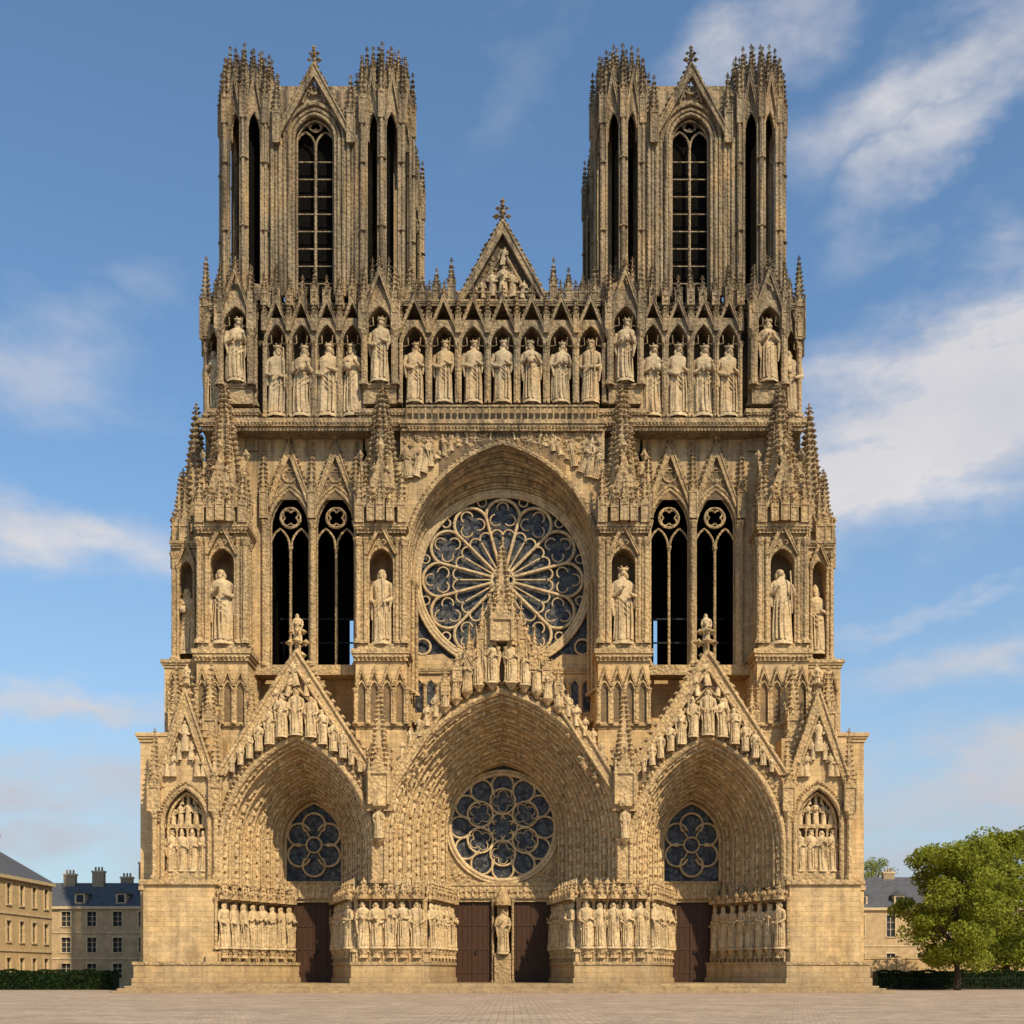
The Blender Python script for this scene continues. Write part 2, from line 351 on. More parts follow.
# ---------------------------------------------------------------- lower piers, jamb statues
def offset_poly(P,d):
    cx=sum(p[0] for p in P)/len(P); cy=sum(p[1] for p in P)/len(P); out=[]
    n=len(P)
    for i in range(n):
        a=Vector(P[i-1]); c=Vector(P[i]); e=Vector(P[(i+1)%n])
        n1=Vector(((c-a).y,-(c-a).x)).normalized(); n2=Vector(((e-c).y,-(e-c).x)).normalized()
        ctr=Vector((cx,cy))
        if n1.dot(c-ctr)<0: n1=-n1
        if n2.dot(c-ctr)<0: n2=-n2
        m=(n1+n2); m=m/max(.4,m.dot(n1)); out.append(tuple(c+m*d))
    return out
zt=Z(886)
for s in (-1,1):
    PI=[(s*6.5,-.3),(s*12.0,-.3),(s*14.7,8.6),(s*4.95,8.6)]
    PO=[(s*23.9,-.3),(s*29.8,-.3),(s*29.8,8.4),(s*19.3,8.6)]
    prism_xy(W,PI,0,zt); prism_xy(W,PO,0,zt+.4)
    # darker ground behind the jamb statues, recess shade painted in
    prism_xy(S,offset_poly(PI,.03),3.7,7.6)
    for Pp in (PI,PO):
        prism_xy(W,offset_poly(Pp,.75),0,1.2); prism_xy(W,offset_poly(Pp,.62),1.2,2.3); prism_xy(K,offset_poly(Pp,.72),2.3,2.55)
    prism_xy(W,offset_poly(PI,.5),2.55,3.35); prism_xy(K,offset_poly(PI,.68),3.35,3.62)
    box(K,min(s*23.6,s*30.1),max(s*23.6,s*30.1),-.55,2,zt+.1,zt+.5)
    def face(a,c,nrm_side,cnt,zb=3.62,h=4.0):
        a=Vector(a);c=Vector(c); d=(c-a); nn=Vector((d.y,-d.x)).normalized()
        if nn.dot(Vector(nrm_side))<0: nn=-nn
        L=d.length; d=d.normalized(); rz=atan2(nn.x,-nn.y)
        for i in range(cnt):
            p=a+d*(L*(i+.5)/cnt)+nn*.52
            saint(p.x,p.y,zb+.2,h-.2-R_()*.15,rz,1.02)
            lathe(K,p.x,p.y,[(.42,zb-.75),(.3,zb-.5),(.45,zb-.1),(.48,zb+.1)],8)
            z=zb+h+.12
            lathe(K,p.x,p.y,[(.35,z-.05),(.62,z),(.62,z+.35)],6,.2,True)
            for q in range(6):
                an=rz-pi/2+q*pi/3; octa(K,p.x+.58*cos(an),p.y+.58*sin(an),z+.55,.2,.8,.8,1.6)
            spire(K,p.x,p.y,z+.35,z+1.65,.42,6,4,.11,0,False)
        for i in range(cnt+1):
            p=a+d*(L*i/cnt)+nn*.18
            col(K,p.x,p.y,zb-.05,zb+h+.3,.13)
        m=cnt*2
        for i in range(m+1):
            p=a+d*(L*i/m)+nn*.56; lathe(K,p.x,p.y,[(.09,2.5),(.09,3.4)],6)
        for i in range(int(L/.35)):
            p=a+d*((i+.5)*.35)+nn*.45; octa(K,p.x,p.y,zb+h+.05,.16)
            p=a+d*((i+.5)*.35)+nn*.70; octa(K,p.x,p.y,3.25,.09)
        for i in range(int(L/.9)):
            p=a+d*((i+.5)*.9)+nn*.25; small(p.x,p.y,zb+h+.6,1.3,rz)
    face((6.5*s,-.3),(12.0*s,-.3),(0,-1),5)
    face((6.5*s,-.3),(4.95*s,8.6),(-s,0),7)
    face((12.0*s,-.3),(14.7*s,8.6),(s,0),7)
    prism_xy(W,[(s*23.85,-.8),(s*24.5,-.8),(s*20.2,8.6),(s*18.8,8.6)],2.5,3.4)
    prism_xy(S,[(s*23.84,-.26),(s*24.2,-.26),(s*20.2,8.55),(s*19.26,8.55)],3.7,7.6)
    face((23.9*s,-.3),(19.3*s,8.6),(-s,0),8)

# ---------------------------------------------------------------- portal funnels
def portal(cx,w0,wn,za0,zan,zs0,zsn,zf,Y0,Yn,N,fig):
    L=lambda a,c,t:a+(c-a)*t
    ps=[]
    for i in range(N+1):
        t=i/N; ps.append((L(w0,wn,t),L(zs0,zsn,t),L(za0,zan,t),L(Y0,Yn,t)))
    for i in range(N):
        w,zs,za,Y=ps[i]; w2,zs2,za2,Y2=ps[i+1]
        A=apath(cx,w,zf,zs,za,14); A2=apath(cx,w2,zf,zs2,za2,14)
        wm=(w+w2)/2; zm=(za+za2)/2; sm=(zs+zs2)/2
        strip(K,A,Y,A2,Y+.25*(Y2-Y)); strip(K,A2,Y+.25*(Y2-Y),A2,Y2)
        aroll(K,cx,w-.06,zf,zs,za-.06,Y-.05,.2,14); aroll(K,cx,w2,zf,zs2,za2,Y+.25*(Y2-Y),.14,14)
        aroll(K,cx,w2-.02,zf,zs2,za2-.02,Y+.7*(Y2-Y),.1,14,5)
        pm=arch(cx,wm,sm,zm,24); pm=[(cx-wm,zf+.1)]+pm+[(cx+wm,zf+.1)]
        step=fig*(1+.1*(i%3)); last=Vector(pm[0]); dist=step*.5
        for q in range(1,len(pm)):
            c=Vector(pm[q]); seg=c-last; Ls=seg.length
            while dist<=Ls:
                p=last+seg*(dist/Ls); ang=atan2(seg.x,seg.y)
                up=ang if p.x<cx else ang-pi
                fh=step*.82
                dirv=Vector((sin(up),cos(up)))
                q0=p-dirv*fh*.5
                small(q0.x,Y+.08*(Y2-Y)-.08,q0.y,fh,0,up,1.3)
                octa(K,p.x+dirv.x*fh*.6,Y-.08,p.y+dirv.y*fh*.6,.2)
                dist+=step
            dist-=Ls; last=c
def topf(cx,hw,zb,za): return lambda x: zb+(za-zb)*max(0,1-abs(x-cx)/hw)
zfp=zt
zbC=Z(800); zaC=Z(598)
wall_arch(W,0,X(117),zfp,12.3,Z(691),-X(124),X(124),topf(0,X(124),zbC,zaC),0,.9,20,True)
aroll(K,0,X(117),zfp,12.3,Z(691),-.05,.32,20,8); aroll(K,0,X(121),zfp,12.3,Z(687),-.02,.14,20)
portal(0,X(116),5.05,Z(692),20.6,12.3,14.3,zfp,.25,8.4,7,1.25)
gable(K,0,-.35,1.0,X(125),zbC,zaC,.95,.36,.85,2)
for s in (-1,1):
    W.add([(s*X(125),.95,zbC-.3),(0,.95,zaC-.3),(0,9,zaC-.3),(s*X(125),9,zbC-.3)],[(0,1,2,3)])
for x,z in arch(0,X(123.5),12.5,Z(683.5),30)[3:-3]: octa(K,x,-.12,z,.27)
Yt=8.6
wall_arch(K,0,4.98,zt-1.0,14.3,20.4,-6,6,22,Yt-.1,Yt+.4,14)
def ring(b,cx,y,cz,r,t,n=48,seg=6): tube(b,[(cx+r*cos(2*pi*i/n),y,cz+r*sin(2*pi*i/n)) for i in range(n)],t,seg,True)
def arc(b,cx,y,cz,r,a0,a1,t,n=10,seg=5): tube(b,[(cx+r*cos(a0+(a1-a0)*i/n),y,cz+r*sin(a0+(a1-a0)*i/n)) for i in range(n+1)],t,seg)
def foil(b,cx,y,cz,r,t,n,a0=0):
    rr=r*.42
    for i in range(n):
        a=a0+i*2*pi/n; arc(b,cx+(r-rr)*cos(a),y,cz+(r-rr)*sin(a),rr,a-pi*.62,a+pi*.62,t,8,5)
def rose_small(cx,y,cz,r):
    ring(T,cx,y,cz,r*.98,.22); ring(T,cx,y-.08,cz,r*1.04,.14)
    foil(T,cx,y,cz,r*.27,.08,6)
    for i in range(6):
        a=i*pi/3+pi/6; ring(T,cx+r*.48*cos(a),y,cz+r*.48*sin(a),r*.235,.11,20)
        foil(T,cx+r*.48*cos(a),y,cz+r*.48*sin(a),r*.2,.045,4,a)
    for i in range(12):
        a=i*pi/6; q=r*.78; arc(T,cx+q*cos(a),y,cz+q*sin(a),r*.2,a-pi*.75,a+pi*.75,.11,14)
        tube(T,[(cx+r*.6*cos(a+pi/12),y,cz+r*.6*sin(a+pi/12)),(cx+r*.75*cos(a+pi/12),y,cz+r*.75*sin(a+pi/12))],.08,5)
def glass_arch(cx,w,zf,zs,za,y):
    pts=apath(cx,w,zf,zs,za,12); prism_xz(G,pts,y,y+.1)
glass_arch(0,5.0,9.4,14.3,20.5,Yt+.25)
rose_small(0,Yt,14.8,4.9)
for s in (-1,1):
    pts=[(s*.75,9.5)]+[(s*5.0*sin(a),14.75-5.0*cos(a)) for a in [radians(q) for q in range(8,90,8)]]+[(s*5.1,14.75),(s*5.1,9.5)]
    prism_xz(K,pts,Yt+.02,Yt+.22)
    for i in range(14): octa(K,s*(2.8+R_()*2),Yt-.02,9.9+R_()*.9,.2,1,.6,1)
box(K,-5.1,5.1,Yt-.25,Yt+.5,8.35,9.55); leafband(K,-5,5,Yt-.25,8.95,.28,.45)
for i in range(15): small(-4.7+i*.67,Yt-.25,8.5,1.0)
box(K,-5.2,5.2,Yt-.35,Yt+.4,9.5,9.8)
def door(x0,x1,y,z0,z1):
    box(DR,x0,x1,y,y+.2,z0,z1); n=8
    for i in range(n+1): xx=x0+(x1-x0)*i/n; box(DR,xx-.04,xx+.04,y-.05,y+.05,z0,z1)
    box(DR,(x0+x1)/2-.09,(x0+x1)/2+.09,y-.1,y+.05,z0,z1)
    for q in (.12,.4,.68,.95):
        box(DR,x0,x1,y-.045,y+.02,z0+(z1-z0)*q-.1,z0+(z1-z0)*q+.1)
    box(IR,(x0+x1)/2+.2,(x0+x1)/2+.32,y-.16,y,z0+2.6,z0+2.9)
ZD=.75
for s in (-1,1):
    x0,x1=sorted((s*.85,s*4.5)); door(x0,x1,Yt+.25,ZD,8.4)
    box(K,min(s*4.5,s*5.1),max(s*4.5,s*5.1),Yt-.1,Yt+.5,ZD,8.4)
    col(K,s*4.55,Yt-.15,ZD,8.3,.15); col(K,s*.9,Yt-.1,ZD,8.3,.12)
    box(K,min(s*.85,s*4.5),max(s*.85,s*4.5),Yt-.05,Yt+.2,8.05,8.36)
box(K,-.75,.75,Yt-.5,Yt+.5,ZD,3.4); box(K,-.5,.5,Yt-.15,Yt+.5,3.4,8.4); saint(0,Yt-.45,3.5,3.9); lathe(K,0,Yt-.5,[(.3,7.5),(.75,7.7),(.75,8.1),(.2,9.2)],8)
CX=17.08
for s in (-1,1):
    c=s*CX; zb=Z(776); za=Z(652); hw=X(80)
    wall_arch(W,c,X(77),zfp,11.8,Z(737),c-X(80),c+X(80),topf(c,hw,zb,za),0,.9,16,True)
    # dark ground inside the gable with shade in its colour, just proud of the wall
    tg=topf(c,hw,zb,za); A=[p for p in arch(c,X(79),12,Z(733),20) if abs(p[0]-c)<hw*.86]
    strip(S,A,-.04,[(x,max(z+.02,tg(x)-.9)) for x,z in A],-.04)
    aroll(K,c,X(77),zfp,11.8,Z(737),-.05,.28,16,8)
    for x,z in arch(c,X(80.5),12,Z(731.5),26)[2:-2]: octa(K,x,-.1,z,.24)
    portal(c,X(76),2.75,Z(738),17.3,11.8,13.4,zfp,.25,8.4,6,1.15)
    gable(K,c,-.35,1.0,hw,zb,za,.8,.34,.75,3.0)
    for q in (-1,1): W.add([(c+q*hw,.95,zb-.3),(c,.95,za-.3),(c,9,za-.3),(c+q*hw,9,zb-.3)],[(0,1,2,3)])
    wall_arch(K,c,2.7,zt-1,13.4,17.2,c-4,c+4,19,Yt-.1,Yt+.4,10)
    glass_arch(c,2.72,9.6,13.4,17.2,Yt+.25)
    cz=13.2
    for i in range(6):
        a=i*pi/3+pi/6; arc(T,c+1.55*cos(a),Yt,cz+1.85*sin(a),1.02,a-pi*.72,a+pi*.72,.12,16,6)
    ring(T,c,Yt,cz,.7,.1,18)
    for i in range(6): a=i*pi/3; tube(T,[(c+.7*cos(a),Yt,cz+.7*sin(a)),(c+1.5*cos(a),Yt,cz+1.6*sin(a))],.08,5)
    aroll(T,c,2.62,9.8,13.4,17.05,Yt-.02,.2,12,6)
    box(K,c-2.9,c+2.9,Yt-.25,Yt+.5,8.3,9.9); leafband(K,c-2.8,c+2.8,Yt-.25,9.7,.2,.35)
    for i in range(9): small(c-2.5+i*.62,Yt-.25,8.45,1.1)
    door(c-2.1,c+2.1,Yt+.25,ZD,8.3)
    for q in (-1,1): box(K,min(c+q*2.1,c+q*2.9),max(c+q*2.1,c+q*2.9),Yt-.1,Yt+.5,ZD,8.4); col(K,c+q*2.15,Yt-.15,ZD,8.2,.14)
    box(K,c-2.1,c+2.1,Yt-.05,Yt+.2,8.0,8.3)
    saint(c,-.45,Z(735),3.7,w=1.1)
    for dx,z,h in ((1.2,737,3.3),(-1.2,737,3.3),(2.2,744,2.9),(-2.2,744,2.9),(3.1,751,2.4),(-3.1,751,2.4),(3.9,758,2.1),(-3.9,758,2.1),(4.6,765,1.7),(-4.6,765,1.7),(5.3,772,1.3),(-5.3,772,1.3)):
        saint(c+dx,-.35-R_()*.2,Z(z),h*random.uniform(.9,1.05),0,1.05)
    for dx,z,h in ((0,687,2.2),(.8,697,1.8),(-.8,697,1.8),(1.5,706,1.5),(-1.5,706,1.5)): small(c+dx,-.25,Z(z),h,0,(R_()-.5)*.5,1.15)
    tube(K,[(c-3.9,-.25,Z(738)),(c,-.25,Z(688)),(c+3.9,-.25,Z(738))],.14,6)
    saint(c,.35,za+.9,2.4)
    for i in range(70):
        xx=(R_()*2-1)*hw*.86
        octa(K,c+xx,-.05,topf(c,hw,zb,za)(c+xx)-1.3-R_()*min(3.6,1.2+(hw-abs(xx))*.45),.2,1,.6,1)
    pinnacle(K,s*X(122),-.25,Z(806),Z(693),.78,.28,.24)
    for q in (-1,1): pinnacle(K,s*X(122)+q*.7,-.5,Z(812),Z(750),.28,.4)
    saint(s*X(122),-1.0,Z(838),2.4); lathe(K,s*X(122),-.8,[(.1,Z(846)),(.55,Z(839))],8)
    lathe(K,s*X(122),-.9,[(.3,Z(811)),(.62,Z(808)),(.62,Z(805)),(.1,Z(792))],8)
    box(K,min(s*X(117),s*X(128)),max(s*X(117),s*X(128)),-.55,1,zt+.2,Z(806))
    for q in (-1,1): col(K,s*X(122)+q*.5,-.6,zt+.2,Z(840),.15)
for x,y,z,h in ((-.8,-.7,Z(684),3.4),(.8,-.7,Z(684),3.4),(-1.9,-.6,Z(686),3.0),(1.9,-.6,Z(686),3.0),(-2.9,-.5,Z(692),2.7),(2.9,-.5,Z(692),2.7),(-3.8,-.5,Z(699),2.4),(3.8,-.5,Z(699),2.4),(-4.7,-.5,Z(707),2.2),(4.7,-.5,Z(707),2.2)):
    saint(x,y,z,h,0,1.15); lathe(K,x,y,[(.1,z-.7),(.5,z-.15),(.5,z)],8)
for s in (-1,1):
    for x,zp,tp,w in ((1.6,660,606,.42),(2.7,672,632,.38),(3.7,684,650,.34),(4.7,697,668,.3)):
        pinnacle(K,s*x,-.5,Z(zp),Z(tp),w,.35)
    for x,z,h in ((5.5,718,1.9),(6.2,727,1.8),(6.9,737,1.6),(7.6,747,1.5),(8.3,757,1.3)): small(s*x,-.35,Z(z),h,0,0,1.15)
    for x,z in ((.9,650),(1.9,659),(2.9,668)): gable(K,s*x,-.95,-.3,.55,Z(z),Z(z-13),.14,.1,.4,.6)
for x in (-1,1): col(K,x*1.35,-.85,Z(685),Z(650),.12); col(K,x*.3,-.9,Z(685),Z(650),.1)
# dark ground behind the coronation figures, painted as shade
tgc=topf(0,X(124),zbC,zaC); A=[p for p in arch(0,X(122.5),12.5,Z(685),30) if abs(p[0])<X(104)]
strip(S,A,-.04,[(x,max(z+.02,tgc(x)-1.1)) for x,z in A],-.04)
pinnacle(K,0,-.55,Z(645),Z(546),.85,.22,.24)
for s in (-1,1): pinnacle(K,s*.95,-.6,Z(648),Z(590),.42,.3)
for i in range(150):
    x=(R_()*2-1)*X(100); zz=topf(0,X(124),zbC,zaC)(x)-1.3-R_()*1.6; octa(K,x,-.05,zz,.24,1,.6,1)

# ---------------------------------------------------------------- outer blind bays + corner buttress
for s in (-1,1):
    c=s*26.35; hw=2.75
    zb=Z(792); za=Z(690)
    wall_arch(W,c,1.95,zt+.4,14,Z(787),c-hw,c+hw,topf(c,hw,zb,za),.05,1.3,12,True)
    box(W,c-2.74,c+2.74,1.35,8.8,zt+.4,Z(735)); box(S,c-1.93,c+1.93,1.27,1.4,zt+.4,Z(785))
    aroll(K,c,1.95,zt+.4,14,Z(787),0,.2,12,8); aroll(K,c,1.6,zt+.4,14,Z(792),.5,.14,12)
    for x,z in arch(c,2.25,14,Z(782),16)[1:-1]: octa(K,x,-.02,z,.17)
    gable(K,c,-.3,1.3,hw+.1,zb,za,.6,.28,.62,2.0)
    box(K,c-1.9,c+1.9,.3,1.25,zt+.4,zt+1.3); 
    for dx in (-1.35,-.45,.45,1.35): saint(c+dx,.65,zt+1.4,3.3)
    box(K,c-1.9,c+1.9,.6,1.25,zt+4.9,zt+5.2)
    for dx in (-1.3,-.65,0,.65,1.3): small(c+dx,.85,zt+5.2,2.0-abs(dx)*.3,0,0,1.1)
    for dx in (-.5,.5,0): small(c+dx,.85,zt+6.9,1.1,0,0,1.1)
    for dx in (-.5,0,.5): small(c+dx,-.15,Z(752)-abs(dx)*1.4,2.6-abs(dx)*2,0,0,1.1)
    for dx in (-1.5,-1.0,1.0,1.5): small(c+dx,-.15,Z(777),2.0,0,0,1.1)
    for i in range(40):
        dx=(R_()*2-1)*2.0; octa(K,c+dx,-.0,topf(0,hw,zb,za)(dx)-1.0-R_()*1.5,.17,1,.5,1)
    for dx in (-.9,0,.9): col(K,c+dx,.55,zt+1.3,zt+4.9,.09)
    for dx in (-2.55,2.55):
        pinnacle(K,c+dx,-.1,Z(812),Z(732),.46,.3); col(K,c+dx,-.2,zt+.5,Z(812),.22)
    saint(c,.3,za+.5,1.7)
    x0,x1=sorted((s*27.3,s*30.75)); box(W,x0,x1,2,9.2,0,Z(742,2)); cornice(W,x0,x1,2,9.2,Z(742,2),.75,.35)
    box(W,x0-.4 if s<0 else x0,x1 if s<0 else x1+.4,1.7,9.4,0,2.6)
    box(W,x0-.12,x1+.12,2-.15,2.2,Z(890,2),Z(886,2))
    xa,xb=sorted((s*X(300,5),s*X(338,5))); box(W,xa,xb,5,12,Z(760,5),Z(668,5)); cornice(K,xa,xb,5,12,Z(668,5),.7,.3)
    for q in range(5): tube(K,[(xa+(xb-xa)*(q+.5)/5,4.95,z) for z in (Z(730,5),Z(680,5))],.14,5)
    for q in range(4): gable(K,xa+(xb-xa)*(q+1)/5,4.75,4.98,.4,Z(692,5),Z(674,5),.1,.08,.4,.4)
    pinnacle(K,s*X(326,4),4,Z(735,4),Z(665,4),.5,.3)
    pinnacle(K,s*X(291,2),2,Z(745,2),Z(665,2),.55,.3)
    pinnacle(K,s*X(250,2),2,Z(735,2),Z(690,2),.45,.3)

# ---------------------------------------------------------------- core
for s in (-1,1):
    sbox(W,s,0,28.5,9.0,9.8,20,Z(672,9))
    sbox(W,s,5.1,28.5,9.05,9.8,0,20)
    sbox(W,s,28,28.6,9,30,0,Z(672,9)); 
    for cu,hwu in ((121.5,25.5),(281,25.5)):
        Yb=3.0; cx=s*X(cu,Yb); hw=hwu*k(Yb)
        z0=18.6; z1=Z(657,Yb)
        box(W,cx-hw,cx+hw,Yb+.3,9.3,z0,z1)
        for q in range(4):
            a2=cx-hw*.75+hw*.5*q
            aband(K,a2,hw*.15,.13,Z(722,Yb),Z(690,Yb),Z(682,Yb),Yb-.0,Yb+.3,5)
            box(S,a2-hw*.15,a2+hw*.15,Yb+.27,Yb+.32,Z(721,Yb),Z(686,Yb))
        for q in range(5): col(K,cx-hw+hw*q*.5,Yb+.1,Z(724,Yb),Z(688,Yb),.15)
        for q in range(4): gable(K,cx-hw*.75+hw*.5*q,Yb-.05,Yb+.25,hw*.24,Z(686,Yb),Z(668,Yb),.12,.1,.35,.4)
        for q in range(8): 
            for sd in (-1,1): lathe(K,cx+sd*hw,Yb+.7+q*.7,[(.13,Z(724,Yb)),(.13,Z(670,Yb))],6)
        cornice(K,cx-hw,cx+hw,Yb+.3,9,Z(728,Yb),.35,.25)
        cornice(K,cx-hw,cx+hw,Yb+.2,9.2,z1-.3,1.0,.35); leafband(K,cx-hw,cx+hw,Yb-.05,z1,.2,.34)
        zb=z1+.7; zt2=Z(530,Yb)
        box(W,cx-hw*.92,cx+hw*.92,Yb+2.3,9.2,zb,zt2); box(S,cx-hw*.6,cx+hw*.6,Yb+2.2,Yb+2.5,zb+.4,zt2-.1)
        box(K,cx-hw*.95,cx+hw*.95,Yb+.2,Yb+2.3,zb,zb+.5)
        wall_arch(K,cx,hw*.52,zb+.5,Z(562,Yb),Z(546,Yb),cx-hw*.88,cx+hw*.88,zt2,Yb+.45,Yb+2.25,8)
        aroll(K,cx,hw*.52,zb+.5,Z(562,Yb),Z(546,Yb),Yb+.35,.14,8)
        gable(K,cx,Yb+.0,Yb+.5,hw*.64,Z(554,Yb),Z(520,Yb),.24,.16,.45,.9)
        foil(K,cx,Yb+.1,Z(543,Yb),.42,.06,3,.5)
        for q in (-1,1):
            for xx,yy,r_ in ((.9,.3,.24),(.62,.25,.17),(.9,2.0,.2),(.9,1.15,.17),(.76,.35,.12)): col(K,cx+q*hw*xx,Yb+yy,zb+.5,zt2-.6,r_)
            for yy in (3.2,4.2,5.2): lathe(K,cx+q*hw*.92,Yb+yy,[(.15,zb),(.15,zt2-.4)],6)
        saint(cx,Yb+.8,Z(640,Yb),(Z(566,Yb)-Z(640,Yb)),0,1.05)
        lathe(K,cx,Yb+.9,[(.75,zb+.5),(.6,zb+.8),(.5,Z(644,Yb)),(.75,Z(641,Yb))],8,pi/8)
        cornice(K,cx-hw*.92,cx+hw*.92,Yb+.2,9,zt2-.2,.8,.3); leafband(K,cx-hw,cx+hw,Yb-.02,zt2+.1,.17,.3)
        zs=zt2+.6; yc=Yb+1.3
        box(W,cx-hw*.72,cx+hw*.72,6.2,9.5,zs,Z(420,6))
        box(K,cx-hw*.66,cx+hw*.66,yc-hw*.5,yc+hw*.66,zs,Z(500,Yb))
        gab4(K,cx,yc,Z(508,Yb),hw*.70,4.6)
        spire(K,cx,yc,Z(506,Yb),Z(384,Yb),hw*.80,8,22,.30)
        for q in range(8):
            a=q*pi/4+pi/8; xx,yy=cx+hw*.66*cos(a),yc+hw*.66*sin(a); pinnacle(K,xx,yy,Z(506,Yb),Z(456,Yb)-R_()*1.,.22,.3,.15)
        for q in range(4):
            a=q*pi/2+pi/4; xx,yy=cx+hw*.40*cos(a),yc+hw*.40*sin(a); pinnacle(K,xx,yy,Z(470,Yb),Z(425,Yb),.17,.3,.12)
        for q in (-1,1):
            for p in (-1,.6): pinnacle(K,cx+q*hw*.84,yc+p*hw*.55,zs,Z(468,Yb)+p*.3,.34,.34,.16)
            pinnacle(K,cx+q*hw*.38,yc-hw*.72,zs,Z(484,Yb),.28,.35,.14)
        pinnacle(K,cx,yc-hw*.78,zs,Z(478,Yb),.32,.35,.14)
    Yb=6.; cx=s*X(317,Yb); hw=12.5*k(Yb)
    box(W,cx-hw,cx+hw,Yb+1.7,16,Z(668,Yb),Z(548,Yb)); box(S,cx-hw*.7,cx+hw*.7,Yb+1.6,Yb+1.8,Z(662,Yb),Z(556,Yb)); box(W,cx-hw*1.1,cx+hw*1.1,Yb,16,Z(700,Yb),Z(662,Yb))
    wall_arch(K,cx,hw*.55,Z(660,Yb),Z(572,Yb),Z(560,Yb),cx-hw,cx+hw,Z(548,Yb),Yb+.2,Yb+1.65,6)
    for q in (-1,1): col(K,cx+q*hw,Yb+.2,Z(660,Yb),Z(552,Yb),.2); col(K,cx+q*hw*.65,Yb+.15,Z(660,Yb),Z(566,Yb),.13)
    saint(cx,Yb+.9,Z(650,Yb),Z(585,Yb)-Z(650,Yb))
    gable(K,cx,Yb-.1,Yb+.3,hw*.8,Z(566,Yb),Z(540,Yb),.2,.14,.45,.7)
    cornice(K,cx-hw,cx+hw,Yb+.1,16,Z(548,Yb),.6,.3)
    cs_=s*X(306,Yb)
    box(W,min(cs_,s*X(290,Yb)),max(cs_,s*X(290,Yb)),Yb+3,18,Z(560,Yb),Z(400,Yb))
    cxo=s*X(311,Yb)
    spire(K,cxo,Yb+1.6,Z(530,Yb),Z(404,Yb),1.35,8,20,.28); box(K,cxo-1.05,cxo+1.05,Yb+.6,Yb+2.6,Z(546,Yb),Z(524,Yb)); gab4(K,cxo,Yb+1.6,Z(527,Yb),1.1,2.6)
    pinnacle(K,s*X(326,Yb),Yb+1.2,Z(545,Yb),Z(470,Yb),.5,.3,.2); pinnacle(K,s*X(302,Yb),Yb+.6,Z(545,Yb),Z(470,Yb),.45,.3)
    pinnacle(K,s*X(318,Yb),Yb+.3,Z(545,Yb),Z(482,Yb),.4,.3); pinnacle(K,s*X(320,Yb+7),Yb+7,Z(545,Yb),Z(440,Yb),.8,.3,.25)
    pinnacle(K,s*X(320,Yb),Yb+2.6,Z(545,Yb),Z(440,Yb),.5,.3,.2)
    # --- lancet bay
    Yl=6.5
    ul=[(140,190,167),(190,262,213)]
    for u0,u1,uc in ul:
        c=s*X(uc,Yl); x0,x1=sorted((s*X(u0,Yl),s*X(u1,Yl))); w=21.5*k(Yl)
        wall_arch(W,c,w,Z(668,Yl),Z(528,Yl),Z(490,Yl),x0,x1,Z(423,Yl),Yl,Yl+.9,12)
        aroll(K,c,w,Z(668,Yl),Z(528,Yl),Z(490,Yl),Yl-.03,.18,12,7); aroll(K,c,w-.2,Z(668,Yl),Z(528,Yl),Z(492,Yl),Yl+.35,.1,12)
        aroll(K,c,w+.3,Z(528,Yl),Z(528,Yl),Z(486,Yl),Yl-.1,.13,12)
        for q in (-1,1): col(K,c+q*(w+.05),Yl-.12,Z(667,Yl),Z(526,Yl),.16)
        y=Yl+.5
        col(K,c,y,Z(668,Yl),Z(545,Yl),.13)
        for q in (-1,1): tube(K,[(x,y,z) for x,z in arch(c+q*w*.49,w*.45,Z(545,Yl),Z(527,Yl),6)],.1,5)
        ring(K,c,y,Z(516,Yl),.88,.13,18)
        foil(K,c,y,Z(516,Yl),.8,.07,4,pi/4)
        gable(K,c,Yl-.35,Yl+.02,23*k(Yl),Z(508,Yl),Z(444,Yl),.38,.24,.5,1.5)
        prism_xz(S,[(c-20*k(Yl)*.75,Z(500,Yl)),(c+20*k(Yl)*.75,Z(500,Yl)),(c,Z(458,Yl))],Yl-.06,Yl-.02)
        ring(K,c,Yl-.1,Z(476,Yl),.6,.1,14); foil(K,c,Yl-.1,Z(476,Yl),.55,.06,3,.5)
        for i in range(16): octa(K,c+(R_()-.5)*2.4,Yl-.07,Z(488,Yl)+R_()*.9,.16,1,.5,1)
    for uu in (190,146,238): pinnacle(K,s*X(uu,Yl),Yl-.2,Z(520,Yl),Z(446,Yl),.32,.35,.16); col(K,s*X(uu,Yl),Yl-.2,Z(667,Yl),Z(522,Yl),.22)
    sbox(K,s,X(140,Yl),X(262,Yl),Yl-.45,Yl+1.6,Z(676,Yl),Z(666,Yl))
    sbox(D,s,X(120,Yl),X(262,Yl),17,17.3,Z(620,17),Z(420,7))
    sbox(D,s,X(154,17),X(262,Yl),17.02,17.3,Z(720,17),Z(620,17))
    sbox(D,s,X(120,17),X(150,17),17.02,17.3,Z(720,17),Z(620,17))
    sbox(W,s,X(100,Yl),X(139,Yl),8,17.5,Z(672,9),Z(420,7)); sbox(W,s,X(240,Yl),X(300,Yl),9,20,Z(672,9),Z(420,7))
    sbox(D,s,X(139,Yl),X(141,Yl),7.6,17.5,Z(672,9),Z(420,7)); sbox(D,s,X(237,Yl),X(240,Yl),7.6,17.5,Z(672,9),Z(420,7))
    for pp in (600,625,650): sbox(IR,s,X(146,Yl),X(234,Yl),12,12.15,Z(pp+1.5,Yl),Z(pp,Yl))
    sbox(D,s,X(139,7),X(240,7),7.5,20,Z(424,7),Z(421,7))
    # ---------------- gallery storey
    sbox(S,s,0,X(262,7),7.0,9,Z(423,6.4),Z(298,6.4)); sbox(W,s,X(100,6.4),X(290,6.4),7.6,22,Z(423,6.4),Z(300,6.4))  # gallery back wall in dark stone, niche shade painted in
    Yk=5.0
